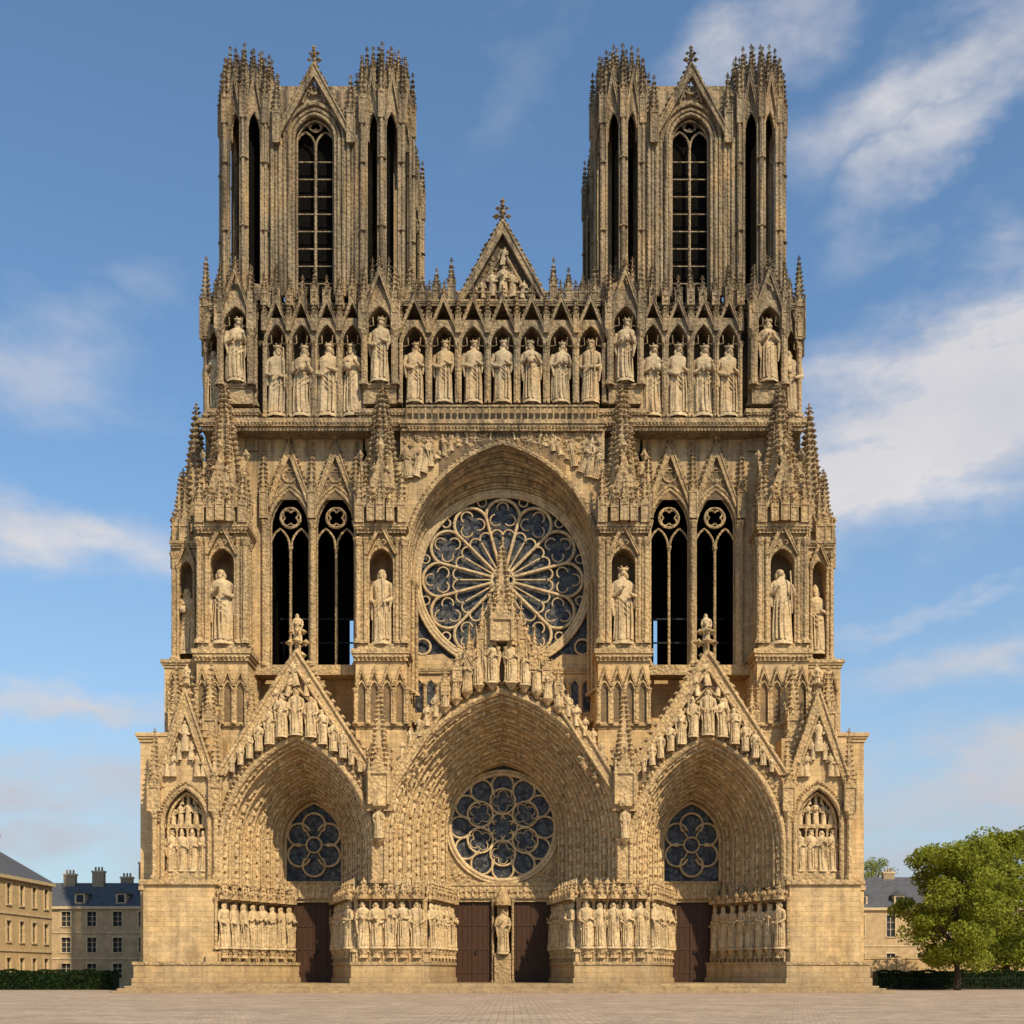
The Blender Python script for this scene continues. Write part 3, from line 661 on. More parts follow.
    def knich(c,Yk,w,pb,parch,pg,h_p,kk=True,dep=2.0,gw=1.25):
        zb=Z(pb,Yk); zsp=Z(parch+20,Yk); zap=Z(parch,Yk)
        wall_arch(K,c,w*.86,zb,zsp,zap,c-w*1.02,c+w*1.02,Z(parch-6,Yk),Yk,Yk+dep,6)
        aroll(K,c,w*.86,zb,zsp,zap,Yk-.03,.09,6,5)
        for q in (-1,1): tube(K,[(c+q*w*.84,Yk+.1,zsp),(c+q*w*.4,Yk+.1,zsp+.1),(c+q*w*.45,Yk+.1,zsp+.8)],.05,5)
        for q in (-1,1): col(K,c+q*w*.98,Yk-.05,zb,zsp+.1,.15); 
        gable(K,c,Yk-.25,Yk+.15,w*gw*.82,Z(parch+6,Yk),Z(pg,Yk),.2,.16,.4,1.1)
        for q in (-1,1): pinnacle(K,c+q*w*1.0,Yk-.1,Z(parch+8,Yk),Z(pg+2,Yk),.19,.42,.12)
        (king if kk else saint)(c,Yk+.45,zb+.35,h_p*k(Yk)-.35)
        lathe(K,c,Yk+.45,[(.6,zb),(.6,zb+.2),(.42,zb+.38)],8,pi/8)
    for u in (226,201,175.5,150): knich(s*X(u,Yk),Yk,12.3*k(Yk),418,324,297,78)
    for u in (123,267):
        Yq=4.2; w=15*k(Yq); c=s*X(u,Yq)
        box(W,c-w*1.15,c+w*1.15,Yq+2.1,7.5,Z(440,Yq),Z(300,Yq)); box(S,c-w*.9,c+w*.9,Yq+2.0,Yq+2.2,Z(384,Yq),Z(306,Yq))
        box(K,c-w*1.1,c+w*1.1,Yq+.3,Yq+2.1,Z(402,Yq),Z(384,Yq)); cornice(K,c-w*1.1,c+w*1.1,Yq+.25,Yq+2,Z(387,Yq),.35,.2)
        knich(c,Yq,w,383,306,268,68,True,2.05)
        box(K,c-w*1.1,c+w*1.1,Yq+.1,Yq+3,Z(304,Yq),Z(290,Yq))
        for q in (-1,1):
            pinnacle(K,c+q*w*1.08,Yq+.1,Z(330,Yq),Z(270,Yq),.34,.35,.16); col(K,c+q*w*1.05,Yq+.1,Z(385,Yq),Z(330,Yq),.24)
            pinnacle(K,c+q*w*.55,Yq+1.,Z(300,Yq),Z(255,Yq),.28,.3,.14); col(K,c+q*w*1.1,Yq+1.3,Z(400,Yq),Z(305,Yq),.22)
        pinnacle(K,c,Yq+1.6,Z(300,Yq),Z(242,Yq),.6,.3,.2)
    for u in (288,):
        c=s*X(u,6); box(W,c-.9,c+.9,7.9,14,Z(422,6),Z(310,6)); knich(c,6,9*k(6),418,330,300,70,False)
        pinnacle(K,s*X(297,6),6.2,Z(340,6),Z(258,6),.42,.4,.18); pinnacle(K,s*X(281,6),6.4,Z(310,6),Z(262,6),.38,.4,.16)
        col(K,s*X(297,6),6.2,Z(418,6),Z(330,6),.25)
        pinnacle(K,s*X(297,10),11,Z(330,6),Z(270,6),.45,.3,.2); pinnacle(K,s*X(284,10),9,Z(310,6),Z(262,6),.45,.3,.2)
    x0,x1=sorted((s*X(98,5),s*X(298,5))); cornice(K,x0,x1,4.9,9,Z(432,5),1.0,.45); leafband(K,x0,x1,4.4,Z(427,5),.15,.3)
    for cu in (122,270): 
        cc=s*X(cu,4); cornice(K,cc-1.95,cc+1.95,4.6,9,Z(416,4),.8,.3); leafband(K,cc-2,cc+2,4.3,Z(412,4),.15,.3)
    x0,x1=sorted((s*X(98,5),s*X(294,5))); cornice(K,x0,x1,5.6,9,Z(306,5),.5,.2)

cornice(K,-X(99,4.2),X(99,4.2),4.3,9,Z(431,4.2),.9,.4); leafband(K,-X(99),X(99),3.95,Z(428,4),.15,.3)
balustrade(K,-X(96,4),X(96,4),4.0,Z(420,4),Z(405,4))
box(W,-X(97,4),X(97,4),4.6,9,Z(424,4),Z(404,4))
for i in range(7):
    c=X(-88+i*29.3,Yk); knich(c,4.7,14.4*k(4.7),404,326,296,66,True,2.35)
cornice(K,-X(98,5),X(98,5),5.0,9,Z(306,5),.5,.2)
balustrade(K,-X(96,5),X(96,5),5.2,Z(302,5),Z(290,5))
yg=5.4; wall_pts=[(-X(42,yg),Z(300,yg)),(0,Z(226,yg)),(X(42,yg),Z(300,yg))]
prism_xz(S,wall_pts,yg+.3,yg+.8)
gable(K,0,yg-.3,yg+.9,X(44,yg),Z(302,yg),Z(222,yg),.5,.36,.5,2.4)
for s in (-1,1): tube(K,[(s*X(28,yg),yg+.1,Z(300,yg)),(0,yg+.1,Z(250,yg))],.16,5)
for x,p,h in ((0,298,2.8),(-.9,298,2.3),(.9,298,2.3),(-1.7,299,1.6),(1.7,299,1.6),(-2.4,299,1.1),(2.4,299,1.1),(0,266,1.6)): small(x,yg-.05,Z(p,yg),h,0,(R_()-.5)*.3,1.2)
for i in range(90):
    x=(R_()*2-1)*X(32,yg); octa(K,x,yg+.25,Z(300,yg)+R_()*max(.2,(1-abs(x)/X(42,yg))*6.3-1.0),.2,1,.6,1)
for s in (-1,1):
    for u,p in ((51,262),(66,272),(80,280),(92,280)): pinnacle(K,s*X(u,yg),yg,Z(302,yg),Z(p,yg),.3,.35,.16)
    for u in (58,73,86): pinnacle(K,s*X(u,yg),yg,Z(302,yg),Z(285,yg),.2,.35)

# ---------------------------------------------------------------- rose bay
Yr=4.5
zfR=Z(715,Yr)
wall_arch(W,0,97*k(Yr),zfR,Z(565,Yr),Z(446,Yr),-X(102,Yr),X(102,Yr),Z(424,Yr),Yr,Yr+.5,24)
No=7
for i in range(No):
    t=i/No; t2=(i+1)/No; Y0=Yr+.4+t*3.2; Y1=Yr+.4+t2*3.2
    w0=(97-t*8.0)*k(Y0); w1=(97-t2*8.0)*k(Y1); a0=Z(446+t*44,Y0); a1=Z(446+t2*44,Y1); s0=Z(568,Y0); s1=Z(568,Y1)
    A=apath(0,w0,zfR,s0,a0,22); A2=apath(0,w1,zfR,s1,a1,22)
    strip(K,A,Y0,A2,Y0); strip(K,A2,Y0,A2,Y1); aroll(K,0,w0-.05,zfR,s0,a0-.05,Y0-.02,.19 if i%2==0 else .12,22)
    if i%2: 
        wm=(w0+w1)/2
        for x,z in arch(0,wm,s0,(a0+a1)/2,50): octa(K,x,Y0-.03,z,.18)
aroll(K,0,98.5*k(Yr),zfR,Z(568,Yr),Z(443,Yr),Yr-.05,.24,24)
for x,z in arch(0,100*k(Yr),Z(568,Yr),Z(440,Yr),34): octa(K,x,Yr-.1,z,.2)
for s in (-1,1):
    for q in range(3): col(K,s*(94-q*3)*k(Yr),Yr+.5+q*.9,Z(690,Yr),Z(575,Yr),.17)
YR=8.1; cz=Z(580,YR); RR=86*k(YR)
prism_xz(G,apath(0,RR*1.06,Z(720,YR),Z(568,YR),Z(480,YR),18),YR+.35,YR+.45)
ring(T,0,YR,cz,RR,.28,72,8); ring(T,0,YR-.1,cz,RR*.965,.15,72); ring(T,0,YR-.1,cz,RR*1.035,.17,72)
n=12
def pol(r,a): return (r*RR*cos(a),YR,cz+r*RR*sin(a))
ring(T,0,YR,cz,RR*.13,.13,24); foil(T,0,YR,cz,RR*.12,.06,6)
for i in range(n):
    a=i*2*pi/n; h=pi/n
    tube(T,[pol(.13,a+h),pol(.76,a+h)],.16,6)
    rc=.76*cos(h); rr=.76*sin(h)
    arc(T,rc*RR*cos(a),YR,cz+rc*RR*sin(a),rr*RR,a-pi/2,a+pi/2,.16,14,6)
    tube(T,[pol(.13,a),pol(.50,a)],.09,5)
    for q in (-1,1):
        aa=a+q*h/2; r2=.52*sin(h/2)*RR
        arc(T,.52*cos(h/2)*RR*cos(aa),YR,cz+.52*cos(h/2)*RR*sin(aa),r2,aa-pi/2,aa+pi/2,.09,8,5)
    foil(T,.74*RR*cos(a),YR,cz+.74*RR*sin(a),.16*RR,.08,3,a)
    ah=a+h; arc(T,.93*RR*cos(ah),YR,cz+.93*RR*sin(ah),.05*RR,0,2*pi,.08,12,5)
prism_xz(W,[(-X(90,YR),Z(722,YR)),(-X(90,YR),Z(656,YR)),(-X(60,YR),Z(654,YR)),(-X(40,YR),Z(668,YR)),(X(40,YR),Z(668,YR)),(X(60,YR),Z(654,YR)),(X(90,YR),Z(656,YR)),(X(90,YR),Z(722,YR))],YR-.05,YR+.3)
for s in (-1,1):
    for u in (84,72,60,48):
        c=s*X(u,YR); prism_xz(G,apath(c,.38,Z(712,YR),Z(688,YR),Z(681,YR),5),YR-.12,YR-.06)
        aroll(K,c,.42,Z(713,YR),Z(688,YR),Z(680,YR),YR-.15,.09,5,5)
    for u in (90,78,66,54,42): col(K,s*X(u,YR),YR-.3,Z(715,YR),Z(684,YR),.12)
    cornice(K,min(s*X(40,YR),s*X(92,YR)),max(s*X(40,YR),s*X(92,YR)),YR-.2,YR+.3,Z(674,YR),.5,.15)
    ring(T,s*X(80,YR),YR,Z(647,YR),.7,.12,18)
# relief sculpture over the arch, on a ground darkened with painted shade
A=[p for p in arch(0,100*k(Yr),Z(568,Yr),Z(441,Yr),40) if p[1]>Z(480,Yr)]
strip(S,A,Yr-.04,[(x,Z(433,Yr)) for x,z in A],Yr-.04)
for s in (-1,1):
    for i,(u,p,h) in enumerate(((93,478,36),(86,476,38),(79,472,34),(72,466,30),(65,460,27),(58,455,25),(51,451,21),(44,447,18),(36,444,15),(28,441,12),(20,440,11),(12,440,10),(95,440,9),(82,439,8))):
        pl=saint if h>20 else small
        o=pl(s*X(u,Yr),Yr-.02,Z(p,Yr),h*k(Yr)*random.uniform(.75,1.0),(R_()-.5)*2.2); o.rotation_euler[1]=(R_()-.5)*.9
    for i in range(80):
        u=14+R_()*84; top=432; bot=443+max(0,(u-25))*.5; octa(K,s*X(u,Yr),Yr-.06,Z(top+2+R_()*(bot-top-2),Yr),.26*(.6+.6*R_()),1.2,.6,1)

# ---------------------------------------------------------------- towers
def turret(cx,cy,r,z0,z1,zt):
    lathe(D,cx,cy,[(r*.34,z0),(r*.34,z1)],8,0)  # near-black core, darkness inside the turret put into its colour
    n=8
    for i in range(n):
        a=i*2*pi/n-pi/2
        x,y=cx+r*cos(a),cy+r*sin(a)
        ta=(-sin(a),cos(a))
        lathe(W,x-.12*cos(a),y-.12*sin(a),[(.27,z0),(.27,z1)],8,a)
        for q in (-1,1):
            lathe(K,x+ta[0]*q*.29-.06*cos(a),y+ta[1]*q*.29-.06*sin(a),[(.13,z0),(.13,z1-1.0)],6)
        lathe(K,x+.2*cos(a),y+.2*sin(a),[(.17,z0),(.17,z1-1.5),(.26,z1-1.3)],7)
        for zz in (.3,.62):
            z=z0+(z1-z0)*zz; lathe(K,x+.04*cos(a),y+.04*sin(a),[(.34,z-.07),(.44,z),(.34,z+.12)],8,a)
        H=zt-z1
        pinnacle(K,x+.14*cos(a),y+.14*sin(a),z1-3.6,z1+H*.62,.25,.40,.16)
        a2=a+pi/n
        fx,fy=cx+r*.90*cos(a2),cy+r*.90*sin(a2)
        pinnacle(K,cx+r*.84*cos(a),cy+r*.84*sin(a),z1-.4,zt+.1-.4*R_(),.19,.42,.14)
        pinnacle(K,cx+r*.88*cos(a2),cy+r*.88*sin(a2),z1-.4,zt-.1-.5*R_(),.19,.42,.14)
        pinnacle(K,cx+r*.45*cos(a2),cy+r*.45*sin(a2),z1,zt+.4*R_(),.2,.4,.14)
        M=Matrix.Translation((fx,fy,0))@Matrix.Rotation(a2+pi/2,4,'Z')
        fw=r*sin(pi/n)
        for b in (K,W): b.M=M
        wall_arch(K,0,fw*.58,z1-5.0,z1-4.0,z1-2.6,-fw*.95,fw*.95,z1-.6,0.0,.35,6)
        tube(K,[(xx,-.02,zz) for xx,zz in arch(0,fw*.58,z1-4.0,z1-2.6,6)],.09,5)
        gable(K,0,-.24,.1,fw*.86,z1-3.0,z1+1.0,.18,.17,.42,1.0)
        for b in (K,W): b.M=None
    lathe(K,cx,cy,[(r*.98,z1-.7),(r*1.02,z1-.5),(r*.93,z1-.2)],8,-pi/2)
    lathe(K,cx,cy,[(r*1.12,z0-.6),(r*1.16,z0),(r*1.16,z0+.4),(r*1.0,z0+.9)],8,-pi/2)
    lathe(K,cx,cy,[(r*.84,z1),(r*.76,z1+(zt-z1)*.4),(r*.5,z1+(zt-z1)*.5)],8,0)
def tower_face(cx,hwid,z0,z1,M=None,deep=1.2):
    for b in (W,K,D,IR): b.M=M
    kk=k(5.3)
    w=21*kk; zs=z0+(z1-z0)*.76; za=z0+(z1-z0)*.885
    wall_arch(W,cx,w,z0,zs,za,cx-hwid,cx+hwid,z1,0,deep,10)
    aroll(K,cx,w,z0,zs,za,-.03,.17,10,7); aroll(K,cx,w-.22,z0,zs,za-.3,.4,.11,10)
    aroll(K,cx,w+.33,z0,zs,za+.35,-.1,.13,10)
    aroll(K,cx,w+.75,z0,zs,za+.85,-.16,.18,10)
    for q in (-1,1):
        for i,dx in enumerate((w+.33,w+.75,w+1.15,w+1.5,w+1.85)):
            if dx<hwid: tube(K,[(cx+q*dx,-.16+.07*(i%2),z0),(cx+q*dx,-.16+.07*(i%2),zs)],.14 if i%2 else .2,7)
    y=.6
    tube(K,[(cx,y,z0),(cx,y,zs)],.13,6)
    for q in (-1,1):
        tube(K,[(x,y,z) for x,z in arch(cx+q*w*.48,w*.46,zs-.2,zs+1.1,6)],.1,5)
        tube(K,[(cx+q*w*.97,y,z0),(cx+q*w*.97,y,zs)],.12,5)
    foil(K,cx,y,zs+1.75,.6,.08,4,pi/4); ring(K,cx,y,zs+1.75,.62,.08,14)
    n=9
    for i in range(1,n): z=z0+(zs-z0)*i/n; box(K,cx-w,cx+w,y-.045,y+.045,z-.045,z+.045)
    box(D,cx-w-.1,cx+w+.1,deep+.1,deep+.3,z0,za)  # near-black sheet painting the dark behind the window
    gable(K,cx,-.6,.05,w+1.5,zs+(za-zs)*.1,z1+2.0,.5,.27,.5,1.9)
    ring(K,cx,-.25,za+2.2,.6,.1,14); foil(K,cx,-.25,za+2.2,.5,.06,3,.5)
    for q in (-1,1): 
        tube(K,[(cx+q*1.0,-.3,za+.8),(cx,-.3,za+3.6)],.09,5)
        pinnacle(K,cx+q*(w+1.4),-.35,zs-.6,z1+.8,.32,.45,.17)
    for i in range(24): octa(K,cx+(R_()-.5)*2,-.15,za+1.0+R_()*2,.18,1,.5,1)
    for b in (W,K,D,IR): b.M=None
for s in (-1,1):
    cyf=7.0; r=26.5*k(cyf)
    xi=s*X(118,cyf); xo=s*X(253,cyf); z0=Z(300,6); z1=Z(90,6); ztp=Z(55,6)
    cyb=18.6
    for cx in (xi,xo):
        for cy in (cyf,cyb): turret(cx,cy,r,z0,z1,ztp)
    c=(xi+xo)/2; hwid=abs(xo-xi)/2-r*.75
    tower_face(c,hwid,z0,Z(94,6),Matrix.Translation((0,5.6,0)))
    cm=(cyf+cyb)/2
    for xx,rot in ((xi,-s),(xo,s)):
        M=Matrix.Translation((xx+rot*1.0,cm,0))@Matrix.Rotation(rot*pi/2,4,'Z')
        tower_face(0,hwid*.97,z0,Z(94,6),M)
    M=Matrix.Translation((c,cyb+1.4,0))@Matrix.Rotation(pi,4,'Z'); tower_face(0,hwid,z0,Z(94,6),M)
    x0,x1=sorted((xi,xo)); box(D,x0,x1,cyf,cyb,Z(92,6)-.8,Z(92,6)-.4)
    box(K,x0+r*.8,x1-r*.8,6.0,6.3,Z(92,6),Z(86,6))
    for u,p in ((150,268),(163,281),(176,280),(188,272),(200,280),(213,281),(226,268),(238,276),(138,276),(104,278)):
        pinnacle(K,s*X(u,5),5.1,Z(306,5),Z(p,5),.28,.4,.14)
    for u,p in ((92,262),(146,262),(228,258),(281,262)): pinnacle(K,s*X(u,6),5.6,Z(306,5),Z(p,5),.4,.35,.2)
NV=B(); NV.add([(-8.5,10,44),(8.5,10,44),(0,10,53),(-8.5,95,44),(8.5,95,44),(0,95,53)],[(0,1,2),(3,5,4),(0,2,5,3),(1,4,5,2)]); NV.obj('nave_roof',M_slate,CATH)
box(W,-9,9,20,95,0,44); box(W,-16,16,22,95,0,20)
for i in range(4):
    e=.45*i; box(W,-31.5+e,31.5-e,-3.6+e,9,-.1,.19*(i+1))
box(W,-19.8,19.8,3,9.1,.5,ZD)

W.obj('ashlar_masonry',M_wall,CATH); K.obj('carved_stonework',M_carv,CATH); T.obj('window_tracery',M_stat,CATH,True)
S.obj('painted_shade_backs',M_shade,CATH)  # dark stone backs carrying painted recess shade
G.obj('stained_glass',M_glass,CATH); D.obj('dark_interior_backing',M_dark,CATH); DR.obj('portal_doors',M_wood,CATH); IR.obj('iron_fittings',M_iron,CATH)  # D holds near-black sheets that paint interior darkness

# ---------------------------------------------------------------- ground
g=B(); g.add([(-3000,-300,0),(3000,-300,0),(3000,4000,0),(-3000,4000,0)],[(0,1,2,3)]); g.obj('paved_square_ground',M_pave)

# ---------------------------------------------------------------- houses
M_hw=simple('house_render',C(.54,.38,.19),.9,1.5,.2); M_hw2=simple('house_stone',C(.46,.32,.17),.9,1.2,.25)
M_trim=simple('house_trim',C(.56,.43,.25),.85); M_hg=simple('window_glass',C(.03,.035,.04),.15,1,.3,.05)
M_chim=simple('chimney_brick',C(.34,.24,.15),.9,4,.3)
def house(name,org,rot,Wd,Dp,He,Hr,floors,bays,mw,dorm=0,chim=()):
    E=empty(name,org); E.rotation_euler=(0,0,rot)
    w=B(); gl=B(); tr=B(); rf=B(); ch=B()
    def side(M,L,nb):
        for b in (w,gl,tr): b.M=M
        fh=He/floors; ws=[]
        for f in range(floors):
            for i in range(nb):
                cx=(i+.5)*L/nb; z=f*fh+fh*.24; hh=fh*.56
                ws.append((cx-.6,cx+.6,z,z+hh))
        us=sorted({0,L}|{a for q in ws for a in q[:2]}); vs=sorted({0,He}|{a for q in ws for a in q[2:]})
        for a,c in zip(us,us[1:]):
            for d,e in zip(vs,vs[1:]):
                mx,mz=(a+c)/2,(d+e)/2
                if not any(q[0]<mx<q[1] and q[2]<mz<q[3] for q in ws):
                    w.add([(a,0,d),(c,0,d),(c,0,e),(a,0,e)],[(0,1,2,3)])
        for a,c,d,e in ws:
            w.add([(a,0,d),(c,0,d),(c,0,e),(a,0,e),(a,.25,d),(c,.25,d),(c,.25,e),(a,.25,e)],[(0,1,5,4),(1,2,6,5),(2,3,7,6),(3,0,4,7)])
            gl.add([(a,.22,d),(c,.22,d),(c,.22,e),(a,.22,e)],[(0,1,2,3)])
            m=(a+c)/2; box(tr,m-.04,m+.04,.15,.21,d,e)
            for q in (.35,.68): box(tr,a,c,.16,.2,d+(e-d)*q-.03,d+(e-d)*q+.03)
            box(tr,a-.15,c+.15,-.12,.1,d-.15,d); box(tr,a-.18,a,-.06,.05,d,e); box(tr,c,c+.18,-.06,.05,d,e); box(tr,a-.2,c+.2,-.08,.05,e,e+.22)
        for f in range(1,floors): box(tr,-.05,L+.05,-.1,.05,f*fh-.1,f*fh+.1)
        box(tr,-.3,L+.3,-.35,.1,He-.35,He+.02)
        for b in (w,gl,tr): b.M=None
    nb2=max(2,int(Dp/3.2))
    side(None,Wd,bays); side(Matrix.Translation((Wd,0,0))@Matrix.Rotation(pi/2,4,'Z'),Dp,nb2)
    side(Matrix.Translation((Wd,Dp,0))@Matrix.Rotation(pi,4,'Z'),Wd,bays); side(Matrix.Translation((0,Dp,0))@Matrix.Rotation(-pi/2,4,'Z'),Dp,nb2)
    o=.35; a=min(Wd,Dp)*.42
    z0,z1=He,He+Hr
    if Wd>=Dp: r0,r1=(a,Dp/2),(Wd-a,Dp/2)
    else: r0,r1=(Wd/2,a),(Wd/2,Dp-a)
    V=[(-o,-o,z0),(Wd+o,-o,z0),(Wd+o,Dp+o,z0),(-o,Dp+o,z0),(r0[0],r0[1],z1),(r1[0],r1[1],z1)]
    if Wd>=Dp: F=[(0,1,5,4),(1,2,5),(2,3,4,5),(3,0,4),(0,3,2,1)]
    else: F=[(0,1,4),(1,2,5,4),(2,3,5),(3,0,4,5),(0,3,2,1)]
    rf.add(V,F)
    for i in range(dorm):
        cx=(i+.5)*Wd/dorm; zz=He+.3
        box(tr,cx-.7,cx+.7,.35,2,zz,zz+1.5); box(gl,cx-.45,cx+.45,.3,.5,zz+.3,zz+1.3)
        rf.add([(cx-.95,.2,zz+1.5),(cx+.95,.2,zz+1.5),(cx,.2,zz+2.1),(cx-.95,2.6,zz+1.5),(cx+.95,2.6,zz+1.5),(cx,2.6,zz+2.1)],[(0,1,2),(0,2,5,3),(1,4,5,2)])
    for x,y,hh in chim:
        box(ch,x-.8,x+.8,y-.45,y+.45,He,He+Hr+hh); box(tr,x-.9,x+.9,y-.55,y+.55,He+Hr+hh,He+Hr+hh+.25)
        for q in (-.45,0,.45): lathe(ch,x+q,y,[(.16,He+Hr+hh+.25),(.13,He+Hr+hh+.8)],8)
    w.obj('walls',mw,E); gl.obj('windows',M_hg,E); tr.obj('stone_trim',M_trim,E); rf.obj('roof',M_slate,E)
    if chim: ch.obj('chimneys',M_chim,E)
    return E
house('corner_town_house',(-68,22,0),0,14,21,12.2,5.2,3,5,M_hw,chim=((7,20.5,.4),(10.5,12,-.5)))
house('town_house',(-72,63,0),0,28,11,10.6,3.6,3,8,M_hw2,dorm=5,chim=((15,5,1.4),(21.5,5,2.6),(11,5,1),(18,8,.8)))
house('slate_roof_house',(48,70,0),0,26,12,10.8,4.8,2,6,M_hw2,dorm=5,chim=((20,6,.6),(8,6,.5)))
def stonewall(name,x0,x1,y,h):
    b=B(); box(b,x0,x1,y,y+.4,0,h); box(b,x0-.08,x1+.08,y-.08,y+.48,h,h+.18); 
    for i in range(int((x1-x0)/5)+1): box(b,x0+i*5-.3,x0+i*5+.3,y-.15,y+.55,0,h+.4)
    b.obj(name,M_wall)
stonewall('stone_wall',41,95,40,3.2)

# ---------------------------------------------------------------- trees / hedges
def leaves(b,cs,n,size,rnd):
    for _ in range(n):
        cx,cy,cz,rx,rz=rnd.choice(cs)
        while True:
            u=[rnd.uniform(-1,1) for _ in range(3)]; L=sqrt(sum(q*q for q in u))
            if .3<L<1: break
        p=Vector((cx+u[0]*rx,cy+u[1]*rx,cz+u[2]*rz))
        a=Vector([rnd.gauss(0,1) for _ in range(3)]).normalized(); c2=a.cross(Vector([rnd.gauss(0,1) for _ in range(3)])).normalized(); s=size*rnd.uniform(.6,1.3)
        b.add([tuple(p-a*s),tuple(p+c2*s*.55),tuple(p+a*s),tuple(p-c2*s*.55)],[(0,1,2,3)])
def tree(name,x,y,H,Rd,seed,nl=14000,lo=.14,mat=M_leaf):
    rnd=random.Random(seed); E=empty(name,(x,y,0)); t=B(); l=B()
    th=H*.2
    tube(t,[(0,0,-.1),(.05,.03,th*.5),(-.05,.1,th),(.05,.1,H*.55),(0,0,H*.8)],H*.024,9,False,H*.006)
    cs=[]
    for i in range(90):
        a=rnd.uniform(0,2*pi); zz=lo+(.93-lo)*rnd.random()**.85; v=(zz-lo)/(1-lo)
        q=(sin(min(1,v*.93+.09)*pi))**.55
        rr=Rd*q*rnd.uniform(.25,.95); c=(rr*cos(a),rr*sin(a),H*zz)
        cr=rnd.uniform(.8,1.6)*Rd/6; cs.append((c[0],c[1],c[2],cr*1.2,cr*.8))
        if i%3==0: tube(t,[(0,0,H*max(.16,zz-.28)),(c[0]*.5,c[1]*.5,H*max(.2,zz-.12)),c],H*.008,5,False,.03)
    leaves(l,cs,nl,.13*Rd/6+.03,rnd)
    t.obj('trunk_and_limbs',M_bark,E,True); l.obj('foliage',mat,E)
tree('deciduous_tree',42.4,12,14.3,6.0,3,40000,.18)
tree('deciduous_tree.001',52,24,16.5,7.5,9,34000)
tree('deciduous_tree.002',55.5,82,20,4.5,5,8000,.3)
def hedge(name,x0,x1,y,d,h,seed,n=9000):
    rnd=random.Random(seed); E=empty(name,(0,0,0)); c=B(); box(c,x0,x1,y,y+d,0,h-.08); l=B()
    for _ in range(n):
        q=rnd.random(); x=rnd.uniform(x0,x1)
        hh=h+.08*sin(x*1.7)+.06*sin(x*4.1)
        if q<.6: p=Vector((x,y-rnd.random()*.12,rnd.uniform(0,hh)))
        else: p=Vector((x,rnd.uniform(y,y+d),hh-.05+rnd.random()*.16))
        a=Vector([rnd.gauss(0,1) for _ in range(3)]).normalized(); c2=a.cross(Vector((.3,.5,1))).normalized(); s=.12
        l.add([tuple(p-a*s),tuple(p+c2*s*.6),tuple(p+a*s),tuple(p-c2*s*.6)],[(0,1,2,3)])
    c.obj('branches',M_hedge,E); l.obj('leaves',M_hedge,E)
hedge('clipped_hedge',-75,-37,14,1.6,1.75,1,14000)
hedge('clipped_hedge.001',36.5,80,17,1.6,1.7,2,14000)
f=B()
for i in range(60): x=33+i*.35; tube(f,[(x,15,0),(x,15,1.15)],.02,5)
for z in (.15,1.1): tube(f,[(33,15,z),(53.7,15,z)],.025,5)
f.obj('iron_railing',M_iron)

# ---------------------------------------------------------------- world, sun, camera
EL=radians(43); AZ=radians(149)
w=bpy.data.worlds.new('World'); SC.world=w; w.use_nodes=True; t=NT(w.node_tree)
bg=t.n['Background']; sky=t.node('ShaderNodeTexSky'); sky.sky_type='NISHITA'; sky.sun_disc=False
sky.sun_elevation=EL; sky.sun_rotation=AZ; sky.air_density=1.0; sky.dust_density=.6; sky.ozone_density=1.4
tc=t.node('ShaderNodeTexCoord'); dv=tc.outputs['Generated']; d=t.sep(dv)
az=t.math('ARCTAN2',d[0],d[1]); el=t.math('ARCSINE',d[2])
wv=t.comb(t.math('MULTIPLY',az,3.),0.0,t.math('MULTIPLY',el,6.))
nwn=t.node('ShaderNodeTexNoise'); nwn.inputs['Scale'].default_value=1.6; nwn.inputs['Detail'].default_value=5; nwn.inputs['Roughness'].default_value=.6; t.link(wv,nwn.inputs['Vector'])
nc=t.sep(nwn.outputs['Color'])
azw=t.math('ADD',az,t.math('MULTIPLY',t.math('SUBTRACT',nc[0],.5),.26)); elw=t.math('ADD',el,t.math('MULTIPLY',t.math('SUBTRACT',nc[1],.5),.15))
tot=None
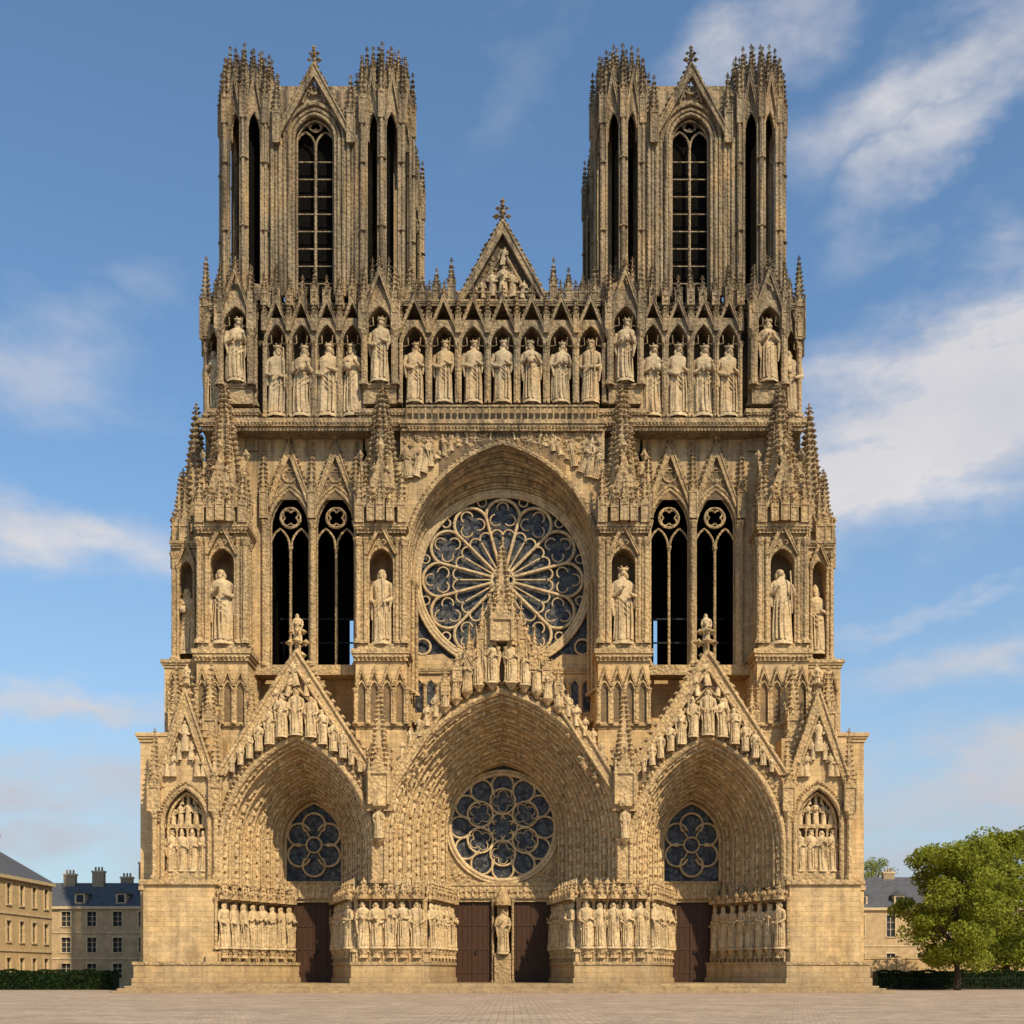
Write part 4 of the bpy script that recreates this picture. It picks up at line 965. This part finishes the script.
for px,py,rx,ry,ro,amp in [(920,440,150,60,10,2.1),(990,340,120,50,18,2.1),(860,465,80,30,0,1.4),
    (780,30,100,34,28,.85),(960,60,120,38,25,1.15),(960,140,100,26,35,.9),
    (60,545,150,30,-14,1.2),(70,692,130,16,-5,1.1),(40,350,110,42,0,.65),(150,270,60,25,0,.25),(520,70,80,40,60,.2),
    (945,605,70,12,12,.6),(970,665,100,22,6,1.0),(960,790,160,44,0,1.3),(60,790,170,45,0,1.0),(60,850,170,40,0,1.1),(940,850,160,35,0,1.0)]:
    a0=math.atan((px-512)/1200); e0=math.atan((972-py)/sqrt(1200**2+(px-512)**2))
    dx=t.math('SUBTRACT',azw,a0); dy=t.math('SUBTRACT',elw,e0); c_,s_=cos(radians(ro)),sin(radians(ro))
    u=t.math('ADD',t.math('MULTIPLY',dx,c_),t.math('MULTIPLY',dy,s_)); v=t.math('SUBTRACT',t.math('MULTIPLY',dy,c_),t.math('MULTIPLY',dx,s_))
    u=t.math('DIVIDE',u,rx/1200); v=t.math('DIVIDE',v,ry/1200)
    q=t.math('MULTIPLY',t.math('EXPONENT',t.math('MULTIPLY',t.math('ADD',t.math('MULTIPLY',u,u),t.math('MULTIPLY',v,v)),-1.)),amp)
    tot=q if tot is None else t.math('MAXIMUM',tot,q)
fb=t.noise(t.comb(t.math('MULTIPLY',az,4.),1.0,t.math('MULTIPLY',el,9.)),2.0,8,.58)
fb2=t.ramp(fb,.3,.70,.22,1.2)
den=t.math('MULTIPLY',tot,fb2); den=t.ramp(den,.06,1.0,0,.95)
lowf=t.ramp(el,.05,.3)
shade=t.ramp(nc[2],.35,.65)
cc=t.mix(lowf,C(5.0,5.0,5.5),C(7.6,7.4,7.5)); cc=t.mix(t.math('MULTIPLY',shade,.4),cc,C(4.6,4.9,5.7))
haze=t.ramp(el,0,.40,.70,0.0)
sk=t.mix(1.0,sky.outputs[0],C(1.30,1.58,1.68),'MULTIPLY'); sk=t.mix(haze,sk,C(3.3,4.1,5.2))
t.link(t.mix(den,sk,cc),bg.inputs['Color']); bg.inputs['Strength'].default_value=.1
sd=Vector((sin(AZ)*cos(EL),cos(AZ)*cos(EL),sin(EL)))
L=bpy.data.lights.new('sun','SUN'); L.energy=5.0; L.angle=radians(.5); L.color=(1,.86,.64)
lo=link(bpy.data.objects.new('sun',L)); lo.rotation_euler=sd.to_track_quat('Z','Y').to_euler(); lo.location=(60,-100,90)
cam=bpy.data.cameras.new('camera'); co=link(bpy.data.objects.new('camera',cam)); co.location=(.833,-100,1.7); co.rotation_euler=(pi/2,0,0)
cam.sensor_width=36; cam.lens=36*1200/1024; cam.shift_y=(972-512)/1024; cam.clip_end=6000
SC.camera=co
SC.view_settings.view_transform='Standard'; SC.view_settings.look='None'; SC.view_settings.exposure=0
